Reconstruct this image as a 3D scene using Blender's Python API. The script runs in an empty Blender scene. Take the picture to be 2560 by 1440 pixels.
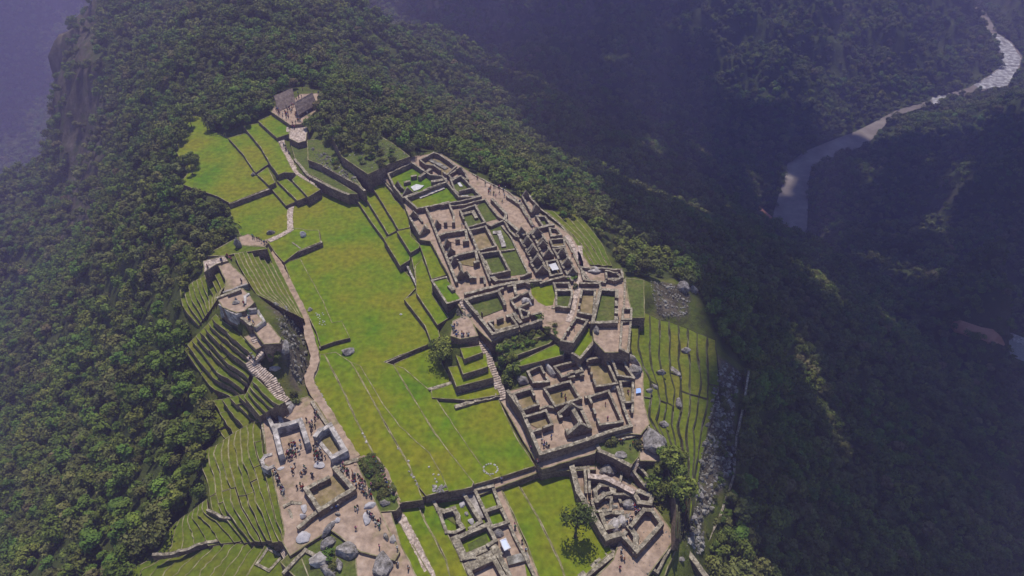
import bpy, bmesh, math, random
import numpy as np
from mathutils import Vector, Matrix, noise
from mathutils.geometry import tessellate_polygon
random.seed(7); np.random.seed(7)
R = math.radians
scene = bpy.context.scene
COL = scene.collection

# ------------------------------------------------------------------ camera
CAM_H, PITCH, HFOV = 185.0, 41.0, 73.0
F = 1280/math.tan(R(HFOV/2))
SP, CP = math.sin(R(PITCH)), math.cos(R(PITCH))
cam = bpy.data.cameras.new('camera'); cam.sensor_width = 36; cam.lens = 18/math.tan(R(HFOV/2))
cam.clip_start = 1; cam.clip_end = 9000
camo = bpy.data.objects.new('camera', cam); COL.objects.link(camo)
camo.location = (0, 0, CAM_H); camo.rotation_euler = (R(90-PITCH), 0, 0)
scene.camera = camo
# ------------------------------------------------------------------ sky, sun
SUN_EL, SUN_AZ = 66.0, -4.0          # the sun stands high beyond the ruins
w = bpy.data.worlds.new('World'); scene.world = w; w.use_nodes = True
nt = w.node_tree; nt.nodes.clear()
sky = nt.nodes.new('ShaderNodeTexSky'); sky.sky_type = 'NISHITA'; sky.sun_disc = False
sky.sun_elevation = R(SUN_EL); sky.sun_rotation = R(SUN_AZ); sky.altitude = 2400
bg = nt.nodes.new('ShaderNodeBackground'); bg.inputs[1].default_value = 0.13
wo = nt.nodes.new('ShaderNodeOutputWorld')
nt.links.new(sky.outputs[0], bg.inputs[0]); nt.links.new(bg.outputs[0], wo.inputs[0])
sl = bpy.data.lights.new('sun', 'SUN'); sl.energy = 4.4; sl.angle = R(0.5); sl.color = (1.0, 0.92, 0.80)
so = bpy.data.objects.new('sun', sl); COL.objects.link(so)
sdir = Vector((math.sin(R(SUN_AZ))*math.cos(R(SUN_EL)), math.cos(R(SUN_AZ))*math.cos(R(SUN_EL)), math.sin(R(SUN_EL))))
so.rotation_euler = sdir.to_track_quat('Z', 'Y').to_euler(); so.location = (0, 300, 900)
scene.view_settings.view_transform = 'Standard'; scene.view_settings.look = 'None'
scene.view_settings.exposure = 0.12; scene.view_settings.gamma = 1
scene.render.engine = 'CYCLES'
scene.cycles.max_bounces = 5; scene.cycles.diffuse_bounces = 2; scene.cycles.glossy_bounces = 1
scene.cycles.transmission_bounces = 1; scene.cycles.volume_bounces = 1; scene.cycles.transparent_max_bounces = 4
scene.cycles.caustics_reflective = False; scene.cycles.caustics_refractive = False
scene.cycles.use_denoising = True
scene.render.use_persistent_data = False

# ------------------------------------------------------------------ picture <-> place
def ray(px, py):
    u, v = px-1280.0, py-720.0
    return np.array([u, F*CP - v*SP, -(F*SP + v*CP)])
def W(px, py, z):
    d = ray(px, py); t = (z-CAM_H)/d[2]
    return (d[0]*t, d[1]*t, z)
ORI = {'A': (400,160,4), 'B': (900,340,4), 'C': (400,560,4), 'D': (1040,640,4), 'E': (400,880,4), 'F': (1200,860,4),
       'G': (600,1080,4), 'H': (1200,1080,4), 'I': (1480,640,4), 'J': (300,1200,4), 'K': (1060,1180,5.539), 'P': (0,0,1)}
def pts(key, s):
    ox, oy, k = ORI[key]
    return [(ox+float(a.split(',')[0])/k, oy+float(a.split(',')[1])/k) for a in s.split()]
def resample(P, n):
    P = [np.array(p, float) for p in P]
    L = [0]
    for a, b in zip(P, P[1:]): L.append(L[-1]+np.linalg.norm(b-a))
    out = []
    for i in range(n):
        t = L[-1]*i/(n-1); k = 0
        while k < len(P)-2 and L[k+1] < t: k += 1
        s = (t-L[k])/max(1e-9, L[k+1]-L[k]); out.append(tuple(P[k]*(1-s)+P[k+1]*s))
    return out
def inside(poly, x, y):
    c = False; j = len(poly)-1
    for i in range(len(poly)):
        if (poly[i][1] > y) != (poly[j][1] > y) and x < (poly[j][0]-poly[i][0])*(y-poly[i][1])/(poly[j][1]-poly[i][1])+poly[i][0]:
            c = not c
        j = i
    return c
def inside_np(poly, X, Y):
    c = np.zeros(X.shape, bool); j = len(poly)-1
    for i in range(len(poly)):
        xi, yi, xj, yj = poly[i][0], poly[i][1], poly[j][0], poly[j][1]
        if yi != yj:
            c ^= ((yi > Y) != (yj > Y)) & (X < (xj-xi)*(Y-yi)/(yj-yi)+xi)
        j = i
    return c
PREP = ['first','second','third','fourth','fifth','sixth','seventh','eighth','ninth','tenth','eleventh','twelfth','thirteenth','fourteenth','fifteenth']

# ------------------------------------------------------------------ materials
MATS = {}
def mat(name, cols, scale=0.3, detail=6, rough=0.95, bump=0.0, bscale=2.0, cells=None, rnd=0.0, scale2=None, mixpos=(0.35,0.65), transl=0):
    m = bpy.data.materials.new(name); m.use_nodes = True; t = m.node_tree; N = t.nodes; Lk = t.links; N.clear()
    out = N.new('ShaderNodeOutputMaterial'); b = N.new('ShaderNodeBsdfPrincipled')
    b.inputs['Roughness'].default_value = rough; b.inputs['Specular IOR Level'].default_value = 0.15
    Lk.new(b.outputs[0], out.inputs[0])
    geo = N.new('ShaderNodeNewGeometry'); pos = geo.outputs['Position']
    nz = N.new('ShaderNodeTexNoise'); nz.inputs['Scale'].default_value = scale; nz.inputs['Detail'].default_value = detail; nz.inputs['Roughness'].default_value = 0.65
    Lk.new(pos, nz.inputs['Vector'])
    cr = N.new('ShaderNodeValToRGB'); cr.color_ramp.elements[0].position = mixpos[0]; cr.color_ramp.elements[1].position = mixpos[1]
    n = len(cols)
    for i in range(n-2): cr.color_ramp.elements.new(mixpos[0]+(mixpos[1]-mixpos[0])*(i+1)/(n-1))
    for e, c in zip(cr.color_ramp.elements, cols): e.color = (*c, 1)
    Lk.new(nz.outputs[0], cr.inputs[0]); col = cr.outputs[0]
    if scale2:
        n2 = N.new('ShaderNodeTexNoise'); n2.inputs['Scale'].default_value = scale2; n2.inputs['Detail'].default_value = 4
        Lk.new(pos, n2.inputs['Vector'])
        mr = N.new('ShaderNodeMapRange'); mr.inputs[1].default_value = 0.3; mr.inputs[2].default_value = 0.7; mr.inputs[3].default_value = 0.72; mr.inputs[4].default_value = 1.28
        Lk.new(n2.outputs[0], mr.inputs[0])
        mx = N.new('ShaderNodeVectorMath'); mx.operation = 'SCALE'; Lk.new(col, mx.inputs[0]); Lk.new(mr.outputs[0], mx.inputs['Scale']); col = mx.outputs[0]
    hsrc = nz.outputs[0]
    if cells:
        v = N.new('ShaderNodeTexVoronoi'); v.inputs['Scale'].default_value = cells; Lk.new(pos, v.inputs['Vector'])
        bw = N.new('ShaderNodeSeparateColor'); Lk.new(v.outputs['Color'], bw.inputs[0])
        mr = N.new('ShaderNodeMapRange'); mr.inputs[3].default_value = 0.6; mr.inputs[4].default_value = 1.4; Lk.new(bw.outputs[0], mr.inputs[0])
        mx = N.new('ShaderNodeVectorMath'); mx.operation = 'SCALE'; Lk.new(col, mx.inputs[0]); Lk.new(mr.outputs[0], mx.inputs['Scale']); col = mx.outputs[0]
        hsrc = bw.outputs[0]
    if rnd:
        oi = N.new('ShaderNodeObjectInfo'); mr = N.new('ShaderNodeMapRange'); mr.inputs[3].default_value = 1-rnd; mr.inputs[4].default_value = 1+rnd
        Lk.new(oi.outputs['Random'], mr.inputs[0])
        mx = N.new('ShaderNodeVectorMath'); mx.operation = 'SCALE'; Lk.new(col, mx.inputs[0]); Lk.new(mr.outputs[0], mx.inputs['Scale']); col = mx.outputs[0]
        # warm / cool shift of each crown
        hs = N.new('ShaderNodeHueSaturation'); ml = N.new('ShaderNodeMath'); ml.operation = 'MULTIPLY'; ml.inputs[1].default_value = 7.13; fr = N.new('ShaderNodeMath'); fr.operation = 'FRACT'
        Lk.new(oi.outputs['Random'], ml.inputs[0]); Lk.new(ml.outputs[0], fr.inputs[0])
        m3 = N.new('ShaderNodeMapRange'); m3.inputs[3].default_value = 0.475; m3.inputs[4].default_value = 0.52; Lk.new(fr.outputs[0], m3.inputs[0]); Lk.new(m3.outputs[0], hs.inputs['Hue'])
        Lk.new(col, hs.inputs['Color']); col = hs.outputs[0]
    Lk.new(col, b.inputs['Base Color'])
    if bump:
        bp = N.new('ShaderNodeBump'); bp.inputs['Strength'].default_value = bump; bp.inputs['Distance'].default_value = 0.3
        if cells: Lk.new(hsrc, bp.inputs['Height'])
        else:
            nb = N.new('ShaderNodeTexNoise'); nb.inputs['Scale'].default_value = bscale; nb.inputs['Detail'].default_value = 5
            Lk.new(pos, nb.inputs['Vector']); Lk.new(nb.outputs[0], bp.inputs['Height'])
        Lk.new(bp.outputs[0], b.inputs['Normal'])
    MATS[name] = m; return m
mat('grass', [(.15,.152,.008),(.13,.156,.006),(.105,.154,.004),(.07,.142,.003)], scale=0.035, detail=7, bump=.5, bscale=1.2, scale2=.5, mixpos=(.38,.64))
mat('field_grass', [(.12,.118,.014),(.095,.12,.010),(.075,.112,.008)], scale=0.06, detail=7, bump=.6, bscale=1.0, scale2=.7, mixpos=(.35,.65))
mat('rough_grass', [(.06,.07,.02),(.075,.10,.018),(.10,.105,.03)], scale=0.15, detail=8, bump=.9, bscale=1.0, scale2=.9)
mat('sand', [(.205,.17,.095),(.285,.208,.158),(.315,.235,.185),(.37,.29,.24)], scale=0.14, detail=10, bump=.4, bscale=1.2, scale2=.6, mixpos=(.30,.72))
mat('earth', [(.135,.115,.045),(.19,.15,.075),(.25,.19,.125)], scale=0.16, detail=8, bump=.3, scale2=.5)
mat('path_stone', [(.22,.17,.14),(.36,.29,.25),(.46,.39,.36)], scale=0.9, detail=6, bump=.6, cells=1.6)
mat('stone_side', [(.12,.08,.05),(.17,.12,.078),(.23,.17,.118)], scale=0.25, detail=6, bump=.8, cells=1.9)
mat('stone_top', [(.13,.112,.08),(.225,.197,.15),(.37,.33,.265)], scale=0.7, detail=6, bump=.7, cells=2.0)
mat('fine_stone', [(.20,.18,.165),(.31,.285,.275),(.42,.39,.385)], scale=0.5, detail=6, bump=.5, cells=1.0)
mat('coping', [(.10,.105,.03),(.18,.165,.08),(.33,.29,.20)], scale=0.35, detail=7, bump=.3)
mat('rim_shade', [(.02,.025,.01),(.05,.05,.025),(.16,.15,.10)], scale=0.12, detail=6, bump=.3, mixpos=(.4,.68))  # dark rim tone, paints the shadow lines along the outer terrace steps
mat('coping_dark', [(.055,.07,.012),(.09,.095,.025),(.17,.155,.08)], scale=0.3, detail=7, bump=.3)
mat('boulder', [(.07,.065,.05),(.17,.155,.145),(.24,.22,.215),(.37,.34,.335)], scale=0.7, detail=10, bump=1.0, bscale=1.6, scale2=2.2)
mat('granite_white', [(.30,.29,.31),(.46,.44,.47)], scale=0.5, detail=8, bump=.6, bscale=1.5)
mat('rubble', [(.06,.057,.042),(.17,.16,.14),(.34,.325,.30)], scale=0.4, detail=6, bump=.8)
mat('thatch', [(.10,.075,.065),(.16,.125,.11),(.21,.17,.15)], scale=0.8, detail=8, bump=.8, bscale=4)
mat('bark', [(.05,.035,.022),(.10,.075,.05)], scale=3, bump=.6, bscale=8)
mat('leaves', [(.05,.07,.012),(.094,.122,.02),(.14,.17,.03)], scale=0.5, detail=3, scale2=.022, rnd=.35, rough=.7)
mat('leaves_olive', [(.068,.078,.018),(.098,.112,.03),(.135,.14,.045)], scale=0.5, detail=3, scale2=.022, rnd=.35, rough=.7)
mat('leaves_bright', [(.05,.09,.010),(.085,.14,.018),(.12,.18,.026)], scale=0.5, detail=3, rnd=.25, rough=.7)
mat('leaves_shrub', [(.035,.045,.010),(.065,.075,.018),(.10,.10,.03)], scale=0.8, detail=3, rnd=.25, rough=.8)
mat('tarp_white', [(.40,.40,.43),(.58,.58,.62)], scale=.8, rough=.5, bump=.3)
mat('tarp_blue', [(.22,.36,.72),(.30,.46,.85)], scale=.8, rough=.5, bump=.3)
mat('skylight_cloth', [(.45,.52,.80),(.56,.62,.88)], scale=.4, rough=.5)
mat('water', [(.15,.125,.11),(.20,.17,.155),(.27,.235,.215)], scale=0.03, detail=9, rough=.8, bump=.6, bscale=.15)
mat('rapids', [(.13,.12,.12),(.30,.29,.30),(.62,.61,.63)], scale=.12, detail=9, rough=.5, bump=.8, bscale=.3)
mat('red_earth', [(.22,.10,.06),(.38,.18,.12),(.46,.25,.18)], scale=.06, detail=8, bump=.8, bscale=.4)
mat('skin', [(.30,.17,.11),(.38,.23,.16)], scale=3)
mat('dark_cloth', [(.02,.02,.03),(.05,.05,.07)], scale=3)
mat('hair', [(.015,.01,.008),(.03,.02,.015)], scale=3)

def terrain_material():
    m = bpy.data.materials.new('mountain_ground'); m.use_nodes = True; t = m.node_tree; N = t.nodes; Lk = t.links
    b = N['Principled BSDF']; b.inputs['Roughness'].default_value = .95; b.inputs['Specular IOR Level'].default_value = .1
    geo = N.new('ShaderNodeNewGeometry')
    def noise_(s, d=8):
        n = N.new('ShaderNodeTexNoise'); n.inputs['Scale'].default_value = s; n.inputs['Detail'].default_value = d; n.inputs['Roughness'].default_value = .65
        Lk.new(geo.outputs['Position'], n.inputs['Vector']); return n.outputs[0]
    def ramp(src, stops):
        r = N.new('ShaderNodeValToRGB'); e = r.color_ramp.elements
        while len(e) < len(stops): e.new(.5)
        for k, (p, c) in zip(e, stops): k.position = p; k.color = (*c, 1)
        Lk.new(src, r.inputs[0]); return r.outputs[0]
    def mixc(f, a, c):
        x = N.new('ShaderNodeMix'); x.data_type = 'RGBA'; Lk.new(f, x.inputs[0]); Lk.new(a, x.inputs[6]); Lk.new(c, x.inputs[7]); return x.outputs[2]
    forest = ramp(noise_(.05), [(.3,(.028,.036,.010)),(.5,(.045,.058,.015)),(.7,(.07,.075,.026))])
    sepp = N.new('ShaderNodeSeparateXYZ'); mapv = N.new('ShaderNodeMapping'); mapv.inputs['Scale'].default_value = (.09,.09,.012)
    Lk.new(geo.outputs['Position'], mapv.inputs[0]); nr = N.new('ShaderNodeTexNoise'); nr.inputs['Scale'].default_value = 1; nr.inputs['Detail'].default_value = 9; nr.inputs['Roughness'].default_value = .7
    Lk.new(mapv.outputs[0], nr.inputs['Vector'])
    rock = ramp(nr.outputs[0], [(.3,(.025,.022,.014)),(.48,(.06,.052,.035)),(.6,(.11,.09,.065)),(.72,(.19,.165,.13))])
    Lk.new(geo.outputs['Normal'], sepp.inputs[0])
    slope = N.new('ShaderNodeMapRange'); slope.inputs[1].default_value = .55; slope.inputs[2].default_value = .30; slope.inputs[3].default_value = 0; slope.inputs[4].default_value = 1
    ad = N.new('ShaderNodeMath'); ad.operation = 'MULTIPLY_ADD'; ad.inputs[1].default_value = .35; Lk.new(noise_(.02), ad.inputs[0]); Lk.new(sepp.outputs[2], ad.inputs[2])
    sb = N.new('ShaderNodeMath'); sb.operation = 'SUBTRACT'; sb.inputs[1].default_value = .175; Lk.new(ad.outputs[0], sb.inputs[0]); Lk.new(sb.outputs[0], slope.inputs[0])
    ar = N.new('ShaderNodeAttribute'); ar.attribute_name = 'rock'
    arm = N.new('ShaderNodeMath'); arm.operation = 'MULTIPLY'; rn = N.new('ShaderNodeMapRange'); rn.inputs[1].default_value = .34; rn.inputs[2].default_value = .5
    Lk.new(noise_(.11), rn.inputs[0]); Lk.new(rn.outputs[0], arm.inputs[0]); Lk.new(ar.outputs['Fac'], arm.inputs[1])
    mxx = N.new('ShaderNodeMath'); mxx.operation = 'MAXIMUM'; Lk.new(slope.outputs[0], mxx.inputs[0]); Lk.new(arm.outputs[0], mxx.inputs[1])
    grass = ramp(noise_(.12), [(.35,(.055,.06,.018)),(.5,(.075,.095,.015)),(.65,(.11,.11,.03))])
    at = N.new('ShaderNodeAttribute'); at.attribute_name = 'grass'
    c = mixc(at.outputs['Fac'], forest, grass); c = mixc(mxx.outputs[0], c, rock); Lk.new(c, b.inputs['Base Color'])
    bp = N.new('ShaderNodeBump'); bp.inputs['Strength'].default_value = .8; bp.inputs['Distance'].default_value = 1.5; Lk.new(noise_(.35), bp.inputs['Height']); Lk.new(bp.outputs[0], b.inputs['Normal'])
    return m
MATS['terrain'] = terrain_material()

# ------------------------------------------------------------------ object helpers
def tag(o, label=None, cat=None, group=None, kind=None):
    if label: o['label'] = label
    if cat:
        o['category'] = cat
        if not kind: o['kind'] = 'thing'
    if group: o['group'] = group
    if kind: o['kind'] = kind
    return o
def empty(name, loc, label, cat, group=None, rz=0):
    o = bpy.data.objects.new(name, None); o.empty_display_size = .5; COL.objects.link(o); o.location = loc; o.rotation_euler.z = rz
    return tag(o, label, cat, group)
class MB:
    def __init__(s): s.v = []; s.f = []; s.m = []
    def add(s, vs, fs, mi=0):
        k = len(s.v); s.v += [tuple(map(float, v)) for v in vs]; s.f += [tuple(i+k for i in f) for f in fs]; s.m += [mi]*len(fs)
    def build(s, name, mats, parent=None, smooth=False):
        me = bpy.data.meshes.new(name)
        off = Vector(parent.location) if parent else Vector((0,0,0))
        me.from_pydata([tuple(Vector(v)-off) for v in s.v] if parent else s.v, [], s.f)
        for m in (mats if isinstance(mats, (list, tuple)) else [mats]): me.materials.append(MATS[m] if isinstance(m, str) else m)
        me.polygons.foreach_set('material_index', s.m)
        if smooth: me.polygons.foreach_set('use_smooth', [True]*len(s.f))
        me.update()
        o = bpy.data.objects.new(name, me); COL.objects.link(o)
        if parent: o.parent = parent
        return o
def jit(a): return random.uniform(-a, a)
def area(P): return .5*sum(P[i][0]*P[(i+1) % len(P)][1]-P[(i+1) % len(P)][0]*P[i][1] for i in range(len(P)))
def subdiv(P, step, closed=True, j=0.0):
    out = []
    n = len(P)
    for i in range(n if closed else n-1):
        a, b = np.array(P[i][:2]), np.array(P[(i+1) % n][:2]); L = np.linalg.norm(b-a); k = max(1, int(L/step))
        for q in range(k):
            p = a+(b-a)*q/k
            if q: p = p+np.array([jit(j), jit(j)])
            out.append((p[0], p[1]))
    if not closed: out.append(tuple(P[-1][:2]))
    return out
def tri_poly(P):
    vs = [Vector((p[0], p[1], 0)) for p in P]
    return tessellate_polygon([vs])

# ------------------------------------------------------------------ pads: level ground held by a stone wall
PADS = []      # (z, world polygon)
_npad = [0]
def pad(key, s, z, label, top='grass', depth=9, name='terrace', cat='terrace', group=None, raw=None, rim=.32, side='stone_side', rimmat='coping', jitter=.12):
    px = raw if raw is not None else pts(key, s)
    _npad[0] += 1; z = z+.004*(_npad[0] % 60)
    P = [W(x, y, z)[:2] for x, y in px]
    if area(P) < 0: P = P[::-1]
    P = subdiv(P, 3.0, True, jitter)
    PADS.append((z, P))
    c = np.mean(P, axis=0)
    t = empty(name, (c[0], c[1], z), label, cat, group)
    n = len(P)
    # inner ring
    inn = []
    for i in range(n):
        a, b, d = np.array(P[i-1]), np.array(P[i]), np.array(P[(i+1) % n])
        e1, e2 = b-a, d-b; e1 = e1/(np.linalg.norm(e1)+1e-9); e2 = e2/(np.linalg.norm(e2)+1e-9)
        nn = np.array([-e1[1], e1[0]])+np.array([-e2[1], e2[0]]); l = np.linalg.norm(nn); nn = nn/l if l > .3 else nn*0
        inn.append(b+nn*rim)
    g = MB(); g.add([(p[0], p[1], z) for p in P], tri_poly(P)); g.build(top_name(top), top, t)
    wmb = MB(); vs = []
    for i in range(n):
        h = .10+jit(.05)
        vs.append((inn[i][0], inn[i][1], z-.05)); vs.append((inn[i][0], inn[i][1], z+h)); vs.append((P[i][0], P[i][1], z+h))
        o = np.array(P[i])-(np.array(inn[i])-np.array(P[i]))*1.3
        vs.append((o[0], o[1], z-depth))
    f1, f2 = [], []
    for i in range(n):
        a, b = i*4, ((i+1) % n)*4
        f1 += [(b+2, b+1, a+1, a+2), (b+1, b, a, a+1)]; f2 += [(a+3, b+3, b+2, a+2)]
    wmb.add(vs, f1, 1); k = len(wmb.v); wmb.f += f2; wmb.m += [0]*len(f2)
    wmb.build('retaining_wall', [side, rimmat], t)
    return t
def top_name(m): return {'grass': 'grass_top', 'field_grass': 'grass_top', 'rough_grass': 'grass_top', 'sand': 'sand_top', 'path_stone': 'paved_top'}.get(m, 'top')
def strips(U, V, n, z0, z1, lab, group, ukey='P', vkey='P', top='field_grass', depth=6, wob=2.0, m=12, rim=.22, rimmat='coping', seg=1):
    u = np.array(resample(pts(ukey, U), m)); v = np.array(resample(pts(vkey, V), m))
    cur = []
    for i in range(n+1):
        t = i/n; c = u*(1-t)+v*t
        if 0 < i < n: c = c+np.array([[jit(wob), jit(wob)] for _ in range(m)])*.8
        cur.append(c)
    for i in range(n):
        z = z0+(z1-z0)*(i+.5)/n
        cuts = [0]+sorted(random.randint(2+int((m-4)*k/seg), min(m-3, 2+int((m-4)*(k+1)/seg))) for k in range(seg-1))+[m-1]
        for sg in range(seg if seg > 1 else 0):
            a_, b_ = cuts[sg], cuts[sg+1]
            if b_ <= a_: continue
            sh = np.array([jit(2.5), jit(2.5)])*(sg > 0)
            raw = [tuple(p+sh) for p in cur[i][a_:b_+1]]+[tuple(p+sh) for p in cur[i+1][a_:b_+1][::-1]]
            pad(None, None, z+jit(.45), lab.replace('#', PREP[i])+(', far part' if sg == 0 else ', near part' if sg == seg-1 else ', middle part'), top, depth, raw=raw, group=group, jitter=.3, rim=rim, rimmat=rimmat)
        if seg > 1: continue
        raw = [tuple(p) for p in cur[i]]+[tuple(p) for p in cur[i+1][::-1]]
        pad(None, None, z+jit(.12), lab.replace('#', PREP[i]), top, depth, raw=raw, group=group, jitter=.3, rim=rim, rimmat=rimmat)
_ns = [0]
def sheet(key, s, z, name, m, raw=None, kind='structure', parent=None, off=.12):
    _ns[0] += 1; z = z+off+.004*(_ns[0] % 25)
    P = [W(x, y, z)[:2] for x, y in (raw or pts(key, s))]
    P = subdiv(P, 2.0, True, .12)
    g = MB(); g.add([(p[0], p[1], z) for p in P], tri_poly(P)); o = g.build(name, m, parent)
    if kind and not parent: o['kind'] = kind
    return o
def hit(px, py, zmin=-999):
    """highest level ground under this line of sight"""
    for z, P in sorted(PADS, key=lambda q: -q[0]):
        x, y, _ = W(px, py, z)
        if inside(P, x, y): return Vector((x, y, z))
    return ground_hit(px, py)
def top_at(x, y):
    b = H(x, y)
    for z, P in PADS:
        if z > b and inside(P, x, y): b = z
    return b

# ================================================================== LEVEL GROUND
# --- plaza
pad('P', "575,512 672,474 728,516 800,482 850,488 880,490 905,520 960,600 1005,670 1045,715 1012,750 1065,830 1078,858 960,905 985,912 1085,1080 1185,1205 1180,1218 1000,1256 965,1240 880,1140 830,1050 790,985 775,945 790,900 775,850 752,770 705,680 668,605 600,588 568,520",
    0, 'long bright green plaza lawn between the hilltop stair path and the house rows', cat='lawn', name='plaza_lawn', depth=6)
pad('C', "1240,390 1400,340 1520,560 1640,780 1720,985 1820,970 1900,1140 1740,1180 1605,1228 1560,1080 1530,1020 1450,860 1330,620", 1.5, 'long grass strip between the sandy path and the bright plaza lawn', group='low steps in the plaza lawn', depth=4, rim=.3)
pad('C', "1075,170 1330,40 1490,60 1590,60 1608,180 1385,272 1240,385 1150,290", 2.6, 'grass block with two grey boulders above the plaza, behind the short dark wall', group='low steps in the plaza lawn', depth=5)
pad('E', "1600,20 1640,20 1850,420 1960,680 2060,880 2150,1050 1980,1100 1700,620 1500,340 1580,180", 2.3, 'lawn strip beside the path, below the boulder and above the hedge', group='low steps in the plaza lawn', depth=4, rim=.3)
pad('E', "1640,20 1760,0 1910,100 2080,390 2180,580 2330,860 2490,1130 2570,1300 2630,1480 2400,1508 2240,1240 2150,1050 1960,680 1850,420", 1.5, 'yellowish lawn strip right of the line of white stones', group='low steps in the plaza lawn', depth=4, rim=.3)
pad('G', "1110,-700 1210,-660 1440,-270 1600,-60 1900,210 2010,400 2085,585 1860,640 1760,520 1690,330 1500,0 1280,-400", .75, 'middle lawn strip ending at the pile of cut stones', group='low steps in the plaza lawn', depth=4, rim=.3)
pad('P', "985,910 1080,862 1130,955 1145,1005 1240,985 1290,1090 1338,1165 1240,1196 1180,1214 1085,1080", -1.8, 'sunken right corner of the plaza lawn with the ring of white stones', group='low steps in the plaza lawn', depth=5)
pad('P', "983,912 1010,920 1080,980 1150,1085 1212,1175 1235,1198 1178,1214 1085,1080", -.9, 'narrow lawn step running down to the ring of white stones', group='low steps in the plaza lawn', depth=4, rim=.3)
# --- far field and its terraces
pad('P', "452,300 480,290 515,290 530,325 570,345 640,430 672,470 575,508 545,492 450,460 470,430 440,380", 2.6, 'wide far lawn bordered by forest at the north end', cat='lawn', depth=8)
pad('A', "680,740 860,690 1010,835 1090,1000 960,1088 940,1070 820,890", 4.2, 'lowest of the long terraces stepping up to the thatched huts', group='terraces below the thatched huts')
pad('A', "830,620 990,590 1160,740 1230,870 1345,1090 1240,1085 1180,1110 1100,1000 1010,840", 6.2, 'middle long terrace beside the walkers on the zigzag path', group='terraces below the thatched huts')
pad('A', "980,570 1110,510 1300,610 1290,700 1170,740", 8.2, 'small bright grass triangle just under the crowd at the huts', group='terraces below the thatched huts')
pad('A', "970,1105 1075,1030 1155,1185 1090,1218", 4.0, 'small square terrace cell at the corner boulder', group='small terrace cells by the zigzag path')
pad('A', "1095,1000 1170,965 1262,1045 1190,1110", 5.6, 'small terrace cell with a bent wall, upper of the cells', group='small terrace cells by the zigzag path')
pad('A', "1105,1240 1160,1190 1375,1370 1260,1418", 1.6, 'narrow terrace cell above the paved crossing', group='small terrace cells by the zigzag path')
pad('A', "1170,1170 1240,1120 1475,1330 1372,1368", 3.2, 'narrow terrace cell in the middle of the three long cells', group='small terrace cells by the zigzag path')
pad('A', "1320,1160 1370,1108 1605,1255 1480,1332", 4.6, 'narrow terrace cell beside the bend of the pale path', group='small terrace cells by the zigzag path')
pad('A', "1110,480 1160,400 1330,360 1400,300 1640,290 1660,380 1560,470 1480,560 1440,600 1300,610", 10.2, 'sandy yard crowded with visitors between two thatched huts', top='sand', cat='yard')
pad('A', "1300,600 1445,590 1480,640 1460,770 1380,790 1290,745", 8.6, 'worn grey slope of bare earth below the crowded yard', top='path_stone', cat='slope', name='earth_slope', depth=6)
pad('A', "1290,740 1480,700 1480,960 1640,1090 1900,1250 1980,1300 1880,1300 1700,1215 1480,1095 1350,950", 5.5, 'overgrown bank above the dark wall of the zigzag path', top='rough_grass', cat='bank', group='banks above the zigzag path', depth=7)
pad('A', "1470,760 1700,740 1830,920 2040,1260 1980,1205 1640,1020 1480,960", 9.0, 'scree covered bank under the corner of the great platform', top='rough_grass', cat='bank', group='banks above the zigzag path')
pad('A', "1820,930 1700,700 1850,640 2140,690 2340,800 2500,925 2290,1000 2080,1105", 14.0, 'great stone platform with rough yellow grass behind the first house block', top='rough_grass', depth=12, cat='platform', name='stone_platform')
# --- east terraces along the plaza
G_='terraces between plaza lawn and upper houses'
pad('B', "-60,600 0,690 120,870 240,1030 290,985 150,760 30,560 -20,530", 1.9, 'long lowest terrace with pale coping along the plaza lawn', group=G_)
pad('B', "15,560 150,770 285,988 392,935 230,680 110,495 60,500", 4.0, 'long middle terrace under the first house block', group=G_)
pad('B', "105,490 230,680 385,938 500,915 490,820 430,700 350,640 235,440 150,450", 6.0, 'long upper terrace touching the walls of the first house block', group=G_)
pad('B', "238,1030 370,955 430,1040 505,1175 500,1240 400,1300", 3.2, 'terrace block ending in a square dark wall above the sunken stone bay', group=G_)
pad('B', "368,955 500,912 510,1000 600,1085 590,1120 505,1168", 5.6, 'terrace block with a tall end wall below the twin gable lookout', group=G_)
pad('B', "595,1090 715,1045 885,1385 715,1432", 6.0, 'upright green strip beside the long alley', group=G_)
pad('B', "510,1190 600,1110 715,1432 560,1450", 3.6, 'lower green strip beneath the upright strip by the alley', group=G_)
pad('P', "1010,748 1040,733 1093,812 1100,842 1078,858 1062,815", 1.9, 'short low terrace at the plaza edge above the crossing wall', group=G_)
pad('D', "0,370 -10,100 60,30 160,220 170,400 290,560 330,620 215,692", 3.8, 'short upper terrace below the walled grass court', group=G_)
pad('D', "440,920 640,895 668,965 480,1035", 7.6, 'smallest and highest of the stepped blocks beside the stair', group='stepped blocks beside the great stair')
pad('D', "395,985 480,1030 700,975 722,1105 470,1185 430,1080", 5.4, 'second stepped block beside the great stair', group='stepped blocks beside the great stair')
pad('D', "318,1110 440,1095 470,1180 728,1110 775,1215 402,1310", 2.8, 'widest and lowest stepped block beside the great stair', group='stepped blocks beside the great stair')
pad('D', "345,800 365,650 495,590 560,640 600,740 625,800 440,835", 9.6, 'small round sandy lookout full of seated visitors beside the big tree', top='sand', cat='lookout')
pad('D', "150,1345 370,1275 410,1390 795,1285 840,1390 500,1445 160,1420", -.6, 'low grass step behind the rough stone wall at the stair foot', group='stepped blocks beside the great stair', depth=4)
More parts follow.
